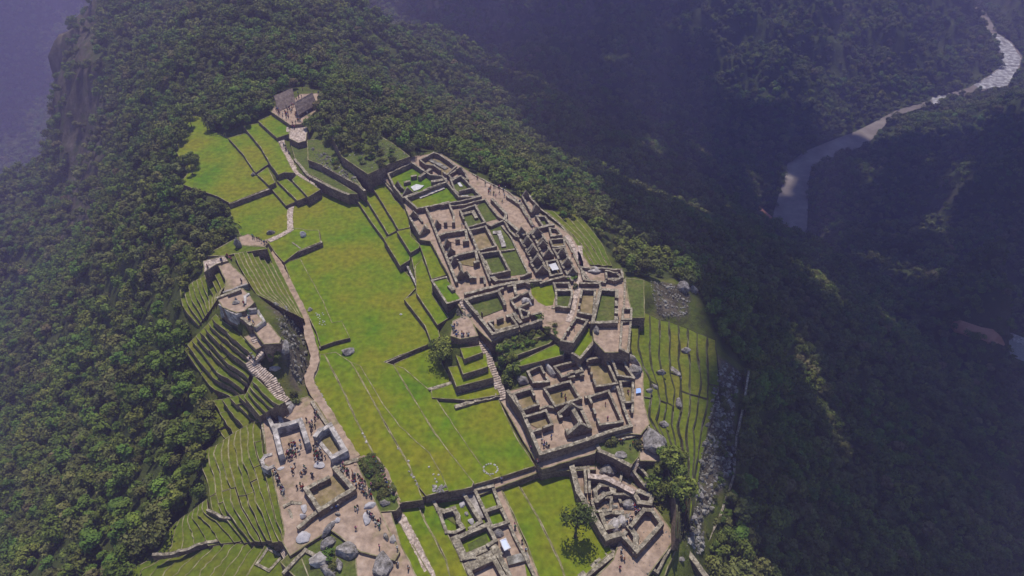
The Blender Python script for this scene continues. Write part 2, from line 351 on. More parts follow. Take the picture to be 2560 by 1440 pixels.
# --- upper town platform
pad('P', "957,448 990,478 1012,515 1022,545 1050,600 1075,603 1122,690 1138,750 1160,785 1200,830 1228,855 1350,812 1366,826 1404,852 1432,862 1468,805 1481,815 1484,852 1512,882 1575,880 1578,770 1560,700 1560,680 1475,665 1430,590 1345,530 1300,495 1190,440 1100,382 1035,390 1020,398", 8.0,
    'broad sandy platform that carries the upper town houses and alleys', top='sand', cat='platform', name='town_platform', depth=14)
pad('D', "158,240 300,208 445,430 312,472", 8.6, 'walled grass court standing out above the plaza terraces', depth=8, cat='court')
# gardens under the compound
pad('D', "780,800 1240,650 1240,740 1300,800 820,930", 6.6, 'grass garden strip directly below the great compound wall', top='rough_grass', group='gardens below the great compound', depth=8)
pad('D', "815,930 1300,740 1400,820 1330,880 970,1010 900,1010", 5.6, 'shrub filled garden below the great compound', top='rough_grass', group='gardens below the great compound')
pad('D', "950,1090 1400,880 1495,915 1480,990 1050,1105", 5.0, 'smooth grass garden above the curved dark wall', group='gardens below the great compound', depth=9)
pad('D', "1565,970 1710,700 1765,710 1770,850 1640,1020", 6.0, 'green wedge beside the narrow leaning house', depth=8)
# --- lower town platform
pad('F', "285,470 520,400 700,200 860,150 1010,90 1280,50 1440,60 1600,190 1640,300 1640,560 1700,800 1640,870 1610,910 1505,900 1040,1000 600,1110 420,680", .8,
    'sandy platform that carries the lower town houses', top='sand', cat='platform', name='town_platform', depth=10)
pad('F', "180,530 250,540 310,600 600,1120 620,1210 560,1190", -2.2, 'sandy lane between the plaza lawn and the lower town wall', top='sand', cat='lane', name='lane', depth=4)
pad('F', "1150,970 1200,1065 1330,1130 1500,1230 1590,1130 1610,920", -.6, 'curved bastion with a small lawn and a bare rock', cat='bastion', top='rough_grass', name='bastion', depth=12)
pad('F', "1600,880 1690,820 1780,950 1860,1040 1850,1180 1600,1170 1590,1130", -.4, 'sandy rock shelf right of the curved bastion', top='sand', cat='shelf', depth=10)
# --- paths and lawns under the lower town
pad('H', "-700,690 -600,650 0,545 560,300 900,350 1150,340 1160,380 600,400 200,550 -20,640 -640,720", -3.7, 'raised stone causeway path crossing below the plaza', top='sand', cat='path', name='causeway', depth=5)
pad('H', "560,320 620,290 1150,90 1180,150 1150,215 620,375", -.9, 'sloping sandy ramp under the lower town front wall', top='sand', cat='ramp', name='ramp', depth=6)
pad('H', "210,560 370,505 560,820 800,1300 860,1500 600,1500 460,1100", -5.7, 'left half of the lawn with the lone tree', cat='lawn', group='lawn of the lone tree', depth=6)
pad('H', "370,505 500,470 920,395 990,640 1270,1060 1320,1200 1180,1320 1000,1500 860,1500 800,1300 560,820", -6.4, 'right half of the lawn, under the lone tree', cat='lawn', group='lawn of the lone tree', depth=6)
pad('H', "120,540 200,535 330,830 620,1500 500,1500 330,1100 230,780", -5.1, 'straight sandy lane beside the lawn of the lone tree', top='sand', cat='lane', name='lane', depth=5)
pad('H', "920,340 1150,330 1500,500 1700,650 1790,800 1900,960 1940,1090 1640,1500 1100,1500 1330,1270 1400,1060 1270,1060 1000,640", -6.2, 'rocky dark ground that carries the crowded corner houses', top='sand', cat='platform', name='town_platform', depth=12)
pad('H', "1880,980 1940,1090 1990,1100 1850,1440 1700,1500 1560,1500", -8.2, 'grass shelf with narrow houses at the lower right corner', top='rough_grass', depth=12)
# bottom centre compound
pad('K', "60,340 400,270 950,180 1040,440 1170,690 1450,1230 1600,1550 500,1550 560,1300 430,1000 300,860 90,380", -4.6, 'grassy platform of the bottom compound', cat='platform', name='town_platform', depth=8)
pad('G', "1440,830 1520,790 1700,1080 1940,1480 1760,1480 1580,1120", -.8, 'green strip left of the forked pale path', group='lower green strips', depth=8)
pad('G', "1600,770 1775,700 1850,890 2060,1280 2110,1480 1960,1480 1780,1100", -1.8, 'green strip right of the forked pale path', group='lower green strips', depth=8)
pad('G', "1775,700 1910,660 2080,1020 2200,1250 2300,1480 2100,1480 2060,1280 1850,890", -3.0, 'green strip along the bottom compound', group='lower green strips', depth=8)
# --- sacred plaza
pad('E', "1010,620 1090,600 1290,500 1480,440 1560,500 1700,720 1880,1010 1960,1090 2160,1500 2400,2000 2350,2090 2000,2000 1700,1780 1300,2040 1220,1900 1240,1800 1180,1500 1110,1180 1020,1100 1060,1030", 4.0,
    'sandy temple square busy with visitor groups', top='sand', cat='square', name='temple_square', depth=10)
pad('G', "450,760 600,700 800,780 1240,680 1500,760 1600,1100 1800,1500 700,1500 560,1140 480,1040", 3.0, 'bare sandy quarry ground with large boulders', top='sand', cat='quarry', name='quarry_ground', depth=10)
pad('G', "560,1140 700,980 940,850 1000,1000 1160,1240 1180,1500 600,1500 400,1300", 3.25, 'rough green patch among the quarry boulders', top='rough_grass', cat='grass patch', depth=6)
pad('G', "1130,275 1330,255 1430,400 1600,745 1560,790 1400,800 1240,640", 3.6, 'planted bed strip between the queue and the lawn lane', top='rough_grass', cat='planting bed', name='planting_bed', depth=6)
# --- hilltop
pad('C', "590,722 700,670 830,640 900,720 950,780 850,870 765,890 620,830 585,770", 22, 'flat hilltop of the carved stone, highest platform', top='sand', cat='platform', name='hill_platform', depth=10)
pad('C', "775,905 840,860 950,850 1035,980 960,1040 900,1005", 20, 'small sunken platform with visitors below the hilltop', top='sand', cat='platform', name='hill_platform', depth=12)
pad('C', "940,1070 1080,980 1215,1145 1195,1195 1040,1205", 18.5, 'pale split platform at the lower end of the hill', top='sand', cat='platform', name='hill_platform', depth=10)
pad('C', "570,400 680,370 740,430 850,530 885,600 640,690 655,560", 20.3, 'sandy saddle above the comb of narrow terraces', top='sand', cat='platform', name='hill_platform', depth=10)
pad('C', "430,370 640,318 685,368 560,405 440,485", 21, 'crowded narrow viewing platform at the hill edge', top='path_stone', cat='platform', name='hill_platform', depth=9)
pad('C', "840,1130 960,1075 1040,1215 960,1260", 16.2, 'small pale ledge between terrace walls and the stone stair', top='sand', cat='ledge', depth=8)
pad('C', "785,135 880,98 1090,190 1050,228 810,212", 6.2, 'sandy triangle at the path fork behind the standing stone', top='sand', cat='yard', depth=5)
pad('C', "430,320 620,220 780,130 810,215 1050,228 1075,250 740,300 660,320", 12.5, 'grassy shoulder around the standing stone', top='field_grass', cat='bank', depth=12)
strips("740,300 790,420 880,570 960,700 1100,770 1200,830", "1080,225 1180,420 1290,640 1420,900 1440,950", 8, 18, 4.2, 'thin lined grass terrace on the hill above the sandy path, # from the hilltop', 'thin terraces on the hill flank', 'C', 'C', wob=1)
strips("570,440 660,610 600,690 590,730", "200,660 215,800 260,880 390,1020", 9, 18.5, 3, 'narrow shadowed comb terrace on the hill edge, # below the viewing platform', 'comb terraces on the hill edge', 'C', 'C', m=6, wob=1)
strips("560,905 610,960 720,1030 820,1110 980,1275", "240,1250 370,1440 520,1640 680,1700 800,1800", 8, 16, -5, 'curved dark walled terrace left of the stair, # below the hilltop', 'curved terraces left of the stair', 'C', 'C', seg=2, rim=.18)
strips("860,420 960,500 1170,640 1000,640", "450,500 560,740 640,860 740,960", 5, 4, -10, 'steep walled terrace under the temple square corner, # from the stair', 'steep terraces under the temple square', 'E', 'E', seg=2, rim=.18)
strips("940,240 1040,330 1180,480 1250,500", "840,450 900,520 980,620 1000,640", 4, 13, 6, 'short stepped terrace beside the bend of the stone stair, # from the top', 'short terraces by the stair', 'E', 'E', m=6)
strips("1000,650 1020,1000 1100,1190 1180,1500 1280,1900", "440,1000 400,1120 480,1300 520,1600 800,1900", 9, 2.5, -10, 'gently lined grass terrace below the temple square, # from the square', 'gentle terraces below the temple square', 'E', 'E', seg=2, wob=4)
strips("870,190 880,300 1060,400 1280,600", "560,420 480,520 400,690 350,740", 7, -9, -15, 'pale lined slope terrace above the broken stone wall, # from the right', 'slope terraces above the broken wall', 'J', 'J', top='field_grass', rim=.15)
strips("1480,600 1300,900 1180,1100", "400,740 100,900 0,1100", 10, -7, -17, 'lined slope terrace below the broken stone wall, # from the right', 'slope terraces below the broken wall', 'J', 'J', rim=.15, wob=4)
pad('J', "1480,600 1720,620 1750,900 1600,1100 1180,1100 1300,900", -5.5, 'grass corner with the small walled pen', top='field_grass', depth=8)
# --- outer right terraces
strips("1577,770 1572,890 1612,965 1605,1040 1650,1110 1688,1220 1690,1345", "1790,850 1800,960 1770,1080 1750,1180 1740,1280 1722,1350", 9, 1.5, -17, 'tall outer terrace on the steep right flank, # from the lower town', 'outer terraces on the right flank', m=14, seg=2, wob=3.5, rim=.38, rimmat='rim_shade')
strips("1345,525 1430,598 1475,662", "1440,528 1500,600 1530,665", 5, 5, -2, 'lit terrace sliver beyond the gabled houses, # from the houses', 'terrace slivers beyond the gabled houses', m=6)
pad('P', "1563,695 1610,700 1612,795 1577,795", 4.5, 'shaded square terrace left of the stony knoll', top='rough_grass', depth=8)

CARVE = []
def carve(key, line, z0, z1, w_, n=60):
    for i, p in enumerate(resample(pts(key, line), n)): CARVE.append((*W(p[0], p[1], z0+(z1-z0)*i/(n-1)), w_))
carve('D', "478,430 500,560 545,650 620,740 660,860 730,1060 800,1240 880,1430", 9.0, -1.7, 4.5)
carve('C', "960,1120 1010,1250 900,1370 960,1450 1100,1560 1150,1650 1200,1740 1250,1790", 17, 5.5, 5)
carve('H', "1560,260 1540,340 1510,420", -.6, -4.5, 4)
carve('G', "520,1110 430,1250", .5, -3.5, 4)
carve('P', "670,598 684,630 705,680 728,725 752,770 768,815 776,850 787,885 786,910 772,942 776,962 800,1005 830,1050 862,1105 888,1145", 1.5, 4.3, 4)
carve('G', "1540,770 1640,900 1740,1090 1840,1300 1930,1480", -.5, -.8, 3.5)
# ================================================================== TERRAIN
CTRL = []
def ctl(s):
    for a in s.split():
        x, y, z = map(float, a.split(',')); p = W(x, y, z); CTRL.append(p)
# forest ridge with the path to the far peak
ctl("740,200,8 620,260,4 560,300,0 850,300,12 950,320,10 1050,370,6 1200,430,4 1320,490,2 900,230,-4 1000,290,-6 1150,360,-10 1300,440,-14 1420,520,-12 1500,560,-22 1560,640,-18")
ctl("700,140,0 560,180,-8 480,240,-10 640,60,0 500,60,-20 380,100,-45 740,90,-8 820,150,-20 900,190,-34 300,30,-60 420,10,-30 560,10,0 660,10,10 400,250,-25 330,180,-60 250,120,-90 200,60,-110")
# left cliff and valley on the far left
ctl("175,150,-120 180,300,-120 190,450,-115 230,560,-95 120,560,-190 60,450,-180 50,330,-215 20,400,-215 90,120,-380 20,40,-420 80,200,-290 40,600,-175")
ctl("300,350,-60 400,350,-30 420,450,-14 350,550,-35 300,650,-50 200,700,-95 100,750,-150 30,800,-190 420,650,-20 470,560,-6 400,800,-22 300,850,-55 200,950,-90 80,1000,-140 20,1150,-150 150,1150,-95 300,1050,-48 420,1000,-20 480,1080,-14 380,1200,-26 250,1300,-48 100,1350,-80 20,1420,-100 300,1420,-30 440,1260,-16 400,1350,-17")
# right slopes
ctl("1640,690,-6 1700,700,-6 1760,760,-12 1720,650,-30 1850,700,-70 1820,860,-24 1880,900,-36 1870,1000,-30 1850,1150,-26 1830,1250,-26 1800,1350,-28 1900,1350,-45 1760,1430,-28 1950,800,-90 2000,1000,-90 2000,1200,-80 2000,1400,-70 2150,1400,-105 2300,1400,-140 2520,1400,-190 2150,1200,-130 2350,1200,-180 2540,1200,-230 2150,1000,-150 2350,1000,-210 2540,1000,-275 2150,850,-160 2350,870,-235 2500,900,-300 2000,700,-130 2100,760,-165 1800,620,-80 1900,665,-115 1650,560,-60 1750,560,-85 1840,610,-110")
ctl("2250,790,-215 2450,830,-290 2540,860,-320 2200,740,-215 1990,655,-155")
# dark slopes down to the river on the left of it
ctl("1000,200,-60 1100,270,-60 1250,330,-60 1400,420,-60 1500,480,-70 1600,480,-110 1700,480,-160 1800,500,-210 1860,545,-300 1300,250,-140 1450,300,-160 1600,350,-220 1750,400,-290 1850,430,-350 1000,100,-160 1150,120,-210 1300,120,-250 1500,180,-280 1650,220,-310 1800,300,-370 1900,380,-395 900,60,-120 1000,20,-230 1200,20,-290 1400,40,-330 850,20,-40")
# river floor and far bank
ctl("1950,450,-400 1985,560,-400 2060,410,-400 2200,320,-400 2330,250,-400 2450,220,-400 2520,150,-400 2490,90,-400 1890,610,-345 1960,630,-350 2100,290,-392 2200,250,-390 2000,340,-390")
ctl("1900,200,-340 1950,100,-300 1800,100,-300 1700,30,-280 2100,200,-360 2100,100,-310 2250,150,-350 2250,50,-290 2400,130,-375 2400,30,-310 2550,40,-330")
# spur beyond the river, rising to the right
ctl("2080,480,-375 2060,560,-350 2100,620,-330 2050,640,-320 2250,400,-365 2250,520,-310 2250,640,-270 2400,300,-370 2400,420,-310 2400,560,-230 2400,700,-215 2540,280,-330 2540,400,-250 2540,560,-165 2540,700,-170 2550,200,-380 2300,720,-262")
FREE = [(-900,150,-260),(-900,560,-290),(-1500,1000,-380),(-1800,2500,100),(-600,1800,-200),(-300,2200,100),(300,2300,60),(900,2400,150),(1600,2400,-100),(2200,1800,-250),(2200,900,0),
        (1200,600,-80),(900,200,-200),(500,50,-250),(-500,0,-200),(0,-60,-2),(60,20,-12),(-60,20,-10),(-120,40,-20),(150,40,-50),(0,40,-4),(-900,1200,-430),(-700,900,-360),(2500,2600,200),(-2500,0,-300),(2500,0,-100),(0,-600,-50),(1000,-600,-200),(-1000,-600,-300)]
CTRL += FREE
pc = []
for z, P in PADS:
    q = P[::max(1, len(P)//8)]
    for p in q: pc.append((p[0], p[1], z-1.6))
random.shuffle(pc)
keep = []
for p in pc:
    if all((p[0]-k[0])**2+(p[1]-k[1])**2 > 25 for k in keep): keep.append(p)
CP_ = np.array(CTRL+keep, float)
A = CP_[:, :2]; D = np.sqrt(((A[:, None]-A[None])**2).sum(2)+4.0)
n = len(CP_); M = np.zeros((n+3, n+3)); M[:n, :n] = -D + np.eye(n)*2.0; M[:n, n] = 1; M[:n, n+1:] = A; M[n, :n] = 1; M[n+1:, :n] = A.T
sol = np.linalg.solve(M, np.concatenate([CP_[:, 2], np.zeros(3)]))
def rbf(X, Y):
    out = np.zeros(X.size); Xf, Yf = X.ravel(), Y.ravel()
    for i in range(0, X.size, 20000):
        x, y = Xf[i:i+20000], Yf[i:i+20000]
        d = np.sqrt((x[:, None]-A[:, 0])**2+(y[:, None]-A[:, 1])**2+4.0)
        out[i:i+20000] = -d@sol[:n]+sol[n]+sol[n+1]*x+sol[n+2]*y
    return out.reshape(X.shape)
def axis(a, b, lo, hi, step, grow):
    v = list(np.arange(lo, hi+step, step)); s = step
    while v[-1] < b: s *= grow; v.append(v[-1]+min(s, 11))
    s = step
    while v[0] > a: s *= grow; v.insert(0, v[0]-min(s, 11))
    return np.array(v)
gx = axis(-1700, 2500, -170, 190, 2.2, 1.02); gy = axis(-250, 3000, 55, 420, 2.2, 1.02)
GX, GY = np.meshgrid(gx, gy)
GZ = rbf(GX, GY)
CIT_PX = [(498,285),(448,300),(440,380),(465,425),(445,462),(540,492),(578,522),(600,583),(520,650),(480,720),(475,800),(485,900),(520,1000),(545,1100),(520,1150),(510,1250),(430,1340),(340,1440)]
CIT2 = [(1770,1440),(1765,1400),(1800,1330),(1845,1180),(1868,930),(1812,880),(1765,770),(1690,700),(1570,688),(1530,640),(1480,580),(1420,560),(1345,515),(1180,425),(1090,378),(1025,388),(935,330),(800,300),(805,230),(760,215),(690,240),(678,290),(600,320),(560,340),(520,330)]
def fract(X, Y, s, o, seed=0, rid=True):
    out = np.zeros(X.shape)
    for j in np.ndindex(X.shape):
        p = Vector((X[j]*s, Y[j]*s, seed)); out[j] = noise.fractal(p, .9, 2.1, o)
    return out
def bil(x, y):
    i = int(np.clip(np.searchsorted(gx, x)-1, 0, len(gx)-2)); j = int(np.clip(np.searchsorted(gy, y)-1, 0, len(gy)-2))
    a = (x-gx[i])/(gx[i+1]-gx[i]); b = (y-gy[j])/(gy[j+1]-gy[j]); a = min(max(a, 0), 1); b = min(max(b, 0), 1)
    return (GZ[j, i]*(1-a)+GZ[j, i+1]*a)*(1-b)+(GZ[j+1, i]*(1-a)+GZ[j+1, i+1]*a)*b
H = bil
def ground_hit(px, py):
    d = ray(px, py); d = d/np.linalg.norm(d); t = 60.0; last = t
    while t < 5000:
        p = d*t
        if CAM_H+p[2] < H(p[0], p[1]): break
        last = t; t += max(1.5, t*.006)
    lo, hi = last, t
    for _ in range(12):
        m_ = (lo+hi)/2; p = d*m_
        if CAM_H+p[2] < H(p[0], p[1]): hi = m_
        else: lo = m_
    p = d*hi; return Vector((p[0], p[1], CAM_H+p[2]))
cit = [tuple(ground_hit(*p)[:2]) for p in CIT_PX]+[(-150, 30), (150, 30)]+[tuple(ground_hit(*p)[:2]) for p in CIT2]
IN = inside_np(cit, GX, GY)
# distance-like weight away from the citadel, for crags and gullies
wgt = (~IN).astype(float)
for _ in range(14):
    wgt = (wgt+np.roll(wgt, 1, 0)+np.roll(wgt, -1, 0)+np.roll(wgt, 1, 1)+np.roll(wgt, -1, 1))/5
wgt = np.where(IN, 0, wgt)*np.clip((np.minimum(np.hypot(GX-0, GY-180)-90, 500))/120, 0, 1)
big = np.hypot(GX, GY-200)
N1 = fract(GX, GY, 1/90, 5, 3.1); N2 = fract(GX, GY, 1/320, 5, 8.7)
river_w = np.clip((GZ+385)/60, 0, 1)
# gullies: ridged noise running down the slope
N3 = 1-np.abs(fract(GX, GY, 1/170, 4, 5.5))
GZ = GZ+wgt*river_w*(N1*15*np.clip(big/400, .3, 1.4)+(N2*45+(N3-.7)*95)*np.clip((big-350)/600, 0, 1))
GRASS = IN.astype(float)
for z, P in PADS:
    xs = [p[0] for p in P]; ys = [p[1] for p in P]
    i0, i1 = np.searchsorted(gx, min(xs)-3), np.searchsorted(gx, max(xs)+3); j0, j1 = np.searchsorted(gy, min(ys)-3), np.searchsorted(gy, max(ys)+3)
    sx, sy = GX[j0:j1, i0:i1], GY[j0:j1, i0:i1]
    c = np.mean(P, axis=0)
    msk = inside_np(P, sx, sy)
    for dx, dy in ((2,0),(-2,0),(0,2),(0,-2)): msk |= inside_np(P, sx+dx, sy+dy)
    GZ[j0:j1, i0:i1] = np.where(msk, np.minimum(GZ[j0:j1, i0:i1], z-.6), GZ[j0:j1, i0:i1])
# the deep valley behind the vertical cliff at the far left
la, lb = np.array([-478.0, 690.0]), np.array([-592.0, 905.0]); ld = (lb-la)/np.linalg.norm(lb-la)
side = (GX-la[0])*ld[1]-(GY-la[1])*ld[0]          # >0 to the right of the line
side = side + N1*14
along = (GX-la[0])*ld[0]+(GY-la[1])*ld[1]
drop = np.clip(-side/30, 0, 1)*np.clip((along+40)/90, 0, 1)
GZ = np.where(GZ > -560, np.maximum(GZ-drop*170, -620), GZ)
# river bed
RIV_L = [(1880,720),(1925,600),(1933,533),(1953,471),(1969,409),(2013,378),(2089,347),(2138,329),(2182,307),(2240,276),(2311,255),(2355,238),(2422,219),(2467,192),(2498,169),(2502,147),(2489,115),(2476,84),(2440,40),(2380,5)]
RIV_R = [(2400,-5),(2465,30),(2495,84),(2533,107),(2556,142),(2547,178),(2520,216),(2453,228),(2378,247),(2329,262),(2250,286),(2218,307),(2169,360),(2084,396),(2036,418),(2022,444),(2018,569),(2004,610),(1960,740)]
RIVW = [W(x, y, -399.5)[:2] for x, y in RIV_L+RIV_R]
rm = inside_np(RIVW, GX, GY)
for _ in range(3): rm = rm | np.roll(rm, 1, 0) | np.roll(rm, -1, 0) | np.roll(rm, 1, 1) | np.roll(rm, -1, 1)
BANK1 = [(1888,545),(1925,540),(1960,555),(1992,572),(2012,600),(1990,612),(1950,606),(1922,612),(1908,588)]
rm |= inside_np([W(x, y, -397)[:2] for x, y in BANK1], GX, GY)
rf = rm.astype(float)
for _ in range(6): rf = (rf+np.roll(rf, 1, 0)+np.roll(rf, -1, 0)+np.roll(rf, 1, 1)+np.roll(rf, -1, 1))/5
GZ = np.where(rm, -402.0, GZ*(1-np.clip(rf*1.2, 0, 1))+(-398.0)*np.clip(rf*1.2, 0, 1))
ROCK = np.zeros(GX.shape)
for x, y, z, w_ in CARVE:
    i0, i1 = np.searchsorted(gx, x-w_), np.searchsorted(gx, x+w_); j0, j1 = np.searchsorted(gy, y-w_), np.searchsorted(gy, y+w_)
    GZ[j0:j1, i0:i1] = np.minimum(GZ[j0:j1, i0:i1], z-.8)
me = bpy.data.meshes.new('terrain'); ny, nx = GX.shape
co = np.stack([GX, GY, GZ], -1).reshape(-1, 3)
idx = np.arange(nx*ny).reshape(ny, nx)
fc = np.stack([idx[:-1, :-1], idx[:-1, 1:], idx[1:, 1:], idx[1:, :-1]], -1).reshape(-1, 4)
me.from_pydata(co.tolist(), [], fc.tolist()); me.materials.append(MATS['terrain'])
me.polygons.foreach_set('use_smooth', [True]*len(me.polygons))
at = me.attributes.new('grass', 'FLOAT', 'POINT'); at.data.foreach_set('value', GRASS.ravel().astype(np.float32))
def rock_region(poly):
    global ROCK
    PR = [tuple(ground_hit(*p)[:2]) for p in poly]
    ROCK = np.maximum(ROCK, inside_np(PR, GX, GY).astype(float))
rock_region([(138,0),(235,0),(255,250),(245,600),(150,640),(142,300)])
rock_region([(1040,0),(1560,0),(1480,90),(1250,110),(1100,60)])
rock_region([(660,745),(735,760),(770,830),(778,900),(770,950),(740,980),(705,930),(715,860),(690,800)])
rock_region([(1625,700),(1700,712),(1725,740),(1722,790),(1650,800),(1635,760)])
rock_region([(780,370),(850,400),(905,455),(870,460),(800,420)])
rock_region([(1790,890),(1850,930),(1835,1040),(1840,1180),(1800,1230),(1740,1340),(1715,1380),(1740,1240),(1750,1120),(1775,1000)])
at2 = me.attributes.new('rock', 'FLOAT', 'POINT'); at2.data.foreach_set('value', ROCK.ravel().astype(np.float32))
to = bpy.data.objects.new('terrain', me); COL.objects.link(to); to['kind'] = 'structure'

# ================================================================== WATER
g = MB(); g.add([(x, y, -399.5) for x, y in RIVW], tri_poly(RIVW)); o = g.build('river', 'water'); o['kind'] = 'structure'
def far_sheet(px, z, name, m, label=None):
    P = subdiv([W(x, y, z)[:2] for x, y in px], 8, True, 2.0)
    g = MB(); g.add([(x, y, z) for x, y in P], tri_poly(P)); o = g.build(name, m); o['kind'] = 'structure'
    return o
far_sheet([(2480,86),(2495,100),(2500,125),(2503,150),(2497,172),(2470,193),(2434,212),(2455,224),(2516,214),(2543,180),(2552,145),(2530,110),(2494,84)], -398.9, 'rapids', 'rapids')
far_sheet([(2330,243),(2352,237),(2376,240),(2378,246),(2350,258),(2328,262)], -398.9, 'rapids', 'rapids')
BANKS = []
for i, px in enumerate([[(1893,540),(1925,548),(1960,560),(1990,575),(2006,600),(1985,606),(1950,600),(1925,608),(1915,585),(1900,560)], [(2365,808),(2400,805),(2450,822),(2500,845),(2510,865),(2470,860),(2420,842),(2385,830)]]):
    P = subdiv([tuple(ground_hit(*p)) if i else W(p[0], p[1], -397) for p in (px if i else BANK1)], 8, True, 1.0); BANKS.append(P)
    g = MB(); g.add([(x, y, H(x, y)+2.0) for x, y in P], tri_poly(P)); c = len(P)
    g.v += [(x, y, H(x, y)-8) for x, y in P]; g.f += [(k, k+c, (k+1) % c+c, (k+1) % c) for k in range(c)]; g.m += [0]*c
    g.build('red_bank', 'red_earth')['kind'] = 'structure'

# ================================================================== STONE WALLS AND HOUSES
def run(mb, a, b, z0, z1, zb, thick, doors=(), gh=0, step=1.3, ruin=.17, ext=True):
    a = np.array(a[:2], float); b = np.array(b[:2], float); L = np.linalg.norm(b-a)
    if L < .3: return
    d = (b-a)/L; nn = np.array([-d[1], d[0]])
    e = thick/2*.98 if ext else 0
    iv = [(-e, L+e)]
    for t, wd in doors:
        c = t*L; iv2 = []
        for p, q in iv:
            if c-wd/2 > p and c-wd/2 < q: iv2.append((p, c-wd/2))
            if c+wd/2 < q and c+wd/2 > p: iv2.append((c+wd/2, q))
            if c-wd/2 >= q or c+wd/2 <= p: iv2.append((p, q))
        iv = iv2
    for p, q in iv:
        n = max(2, int((q-p)/step)+1)
        if gh: n = max(n, 6)
        ts = [p+(q-p)*k/(n-1) for k in range(n)]
        if gh and p < L/2 < q: ts = sorted(ts+[L/2])
        vs = []
        for t in ts:
            u = min(max(t/L, 0), 1); zt = z0+(z1-z0)*u+gh*(1-abs(2*u-1))+jit(ruin)
            c = a+d*(t+0); j = jit(.07)
            for s_, zz, k in ((1, zb, 1.16), (1, zt, 1), (-1, zt+jit(.06), 1), (-1, zb, 1.16)):
                o = c+nn*s_*(thick/2*k)+nn*j; vs.append((o[0], o[1], zz))
        m = len(ts); f = []; f1 = []
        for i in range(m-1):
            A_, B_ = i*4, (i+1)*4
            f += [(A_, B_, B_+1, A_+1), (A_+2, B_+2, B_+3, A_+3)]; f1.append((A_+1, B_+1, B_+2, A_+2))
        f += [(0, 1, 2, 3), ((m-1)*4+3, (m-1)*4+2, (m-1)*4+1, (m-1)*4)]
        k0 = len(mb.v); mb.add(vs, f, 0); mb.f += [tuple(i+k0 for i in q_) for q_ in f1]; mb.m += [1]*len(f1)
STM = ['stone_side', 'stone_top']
WHM = ['fine_stone', 'fine_stone']
FL = [0]
def Hs(key, s, zb, h, label, floor='sand', gables={}, doors=(), thick=.8, closed=True, name='stone_house', cat='house', group=None, mats=STM, down=1.0, ruin=.14, skip=()):
    h *= .78; gables = {k: v*.88 for k, v in gables.items()}
    if floor == 'rough_grass' and key in 'FE' or floor == 'sand' and key in 'BDFEG' and (len(s)*7+len(label)) % 5 < 3: floor = 'earth'
    px = pts(key, s); zt = zb+h; P = [W(x, y, zt)[:2] for x, y in px]; n = len(P)
    c = np.mean(P, axis=0); t = empty(name, (c[0], c[1], zb), label, cat, group)
    for i in range(n if closed else n-1):
        if i in skip: continue
        mb = MB(); gh = gables.get(i, 0)
        dd = [(tt, w_) for e, tt, w_ in doors if e == i]
        run(mb, P[i], P[(i+1) % n], zt, zt, zb-down, thick, dd, gh, ruin=ruin)
        mb.build('gable' if gh else 'wall', mats, t)
    if floor:
        FL[0] += 1; z = zb+.25+.004*(FL[0] % 20)
        g = MB(); g.add([(x, y, z) for x, y in P], tri_poly(P)); g.build('floor', floor, t)
    return t
def Wl(key, s, zt, h, label, thick=.8, heights=None, mats=STM, doors=(), gh=0, group=None, ruin=.14, name='stone_wall', cat='wall'):
    zt -= .22*min(h, 3.6); h *= .85; gh *= .88
    px = pts(key, s); P = [W(x, y, zt)[:2] for x, y in px]; mb = MB()
    for i in range(len(P)-1):
        run(mb, P[i], P[i+1], zt, zt, zt-h, thick, [(tt, w_) for e, tt, w_ in doors if e == i], gh, ruin=ruin)
    o = mb.build(name, mats); return tag(o, label, cat, group)
U = 8.15
# ---- upper town, first block
Hs('B', "280,375 520,265 640,345 700,385 820,400 870,452 680,520 530,575 430,612 345,510", U, 3.6, 'large grass floored hall at the far corner of the first block, with two gable stubs', floor='grass', doors=[(6,.5,3)])
Wl('B', "338,505 430,530", U+2.2, 2.5, 'farther of two gabled cross walls in the large far hall', gh=4.2, name='gable_wall')
Wl('B', "430,590 530,565", U+2.2, 2.5, 'nearer of two gabled cross walls in the large far hall', gh=4.2, name='gable_wall')
Wl('B', "600,400 700,330", U+3.2, 3.4, 'thick stub wall inside the large far hall', thick=1.6)
Wl('B', "730,450 850,430", U+3, 3.4, 'short thick pier at the right end of the large far hall', thick=1.8)
Wl('B', "450,460 490,450", U+2.6, 3, 'small stone pillar on the grass of the large far hall', thick=1.2, name='pillar', cat='pillar')
Wl('B', "520,400 555,395", U+2.8, 3, 'taller stone pillar on the grass of the large far hall', thick=1.2, name='pillar', cat='pillar')
Hs('B', "600,235 735,165 800,185 960,300 870,385 740,290 660,285", U, 3.6, 'long topmost house with a stone littered floor at the ridge corner', doors=[(4,.4,2)])
Wl('B', "700,235 850,315", U+1.2, 1.4, 'pale heap of stones on the floor of the topmost house', thick=2.2, ruin=.35, name='stone_heap', cat='stone heap', mats=['rubble','rubble'])
Hs('B', "885,385 970,330 1050,365 1080,430 1000,400 930,440", U, 3, 'broken gabled house at the head of the ridge promenade', gables={1:2.6}, ruin=.3)
Hs('B', "905,430 1010,395 1130,520 1205,600 1020,602 950,540", U, 3.2, 'narrow house with two white sheets on its floor', floor='rough_grass', doors=[(4,.3,1.8)])
Wl('B', "1000,548 1128,516", U+3, 3.2, 'cross wall between the two white sheets')
Hs('B', "455,615 600,560 865,458 990,605 1195,603 1040,640 905,665 570,722", U, 3.4, 'wide lawn court with a long stone bench', floor='grass', name='walled_court', cat='court', doors=[(6,.4,2.5)])
Wl('B', "612,605 820,522", U+1.1, 1.4, 'long pale stone bench in the wide lawn court', thick=2.0, name='stone_bench', cat='bench', mats=['stone_side','fine_stone'])
Hs('B', "492,800 585,800 688,935 600,985", 5.6, 5.0, 'free standing lookout with two gables above the plaza terraces', gables={0:3.2,2:3.2}, doors=[(1,.5,2.5)], down=3)
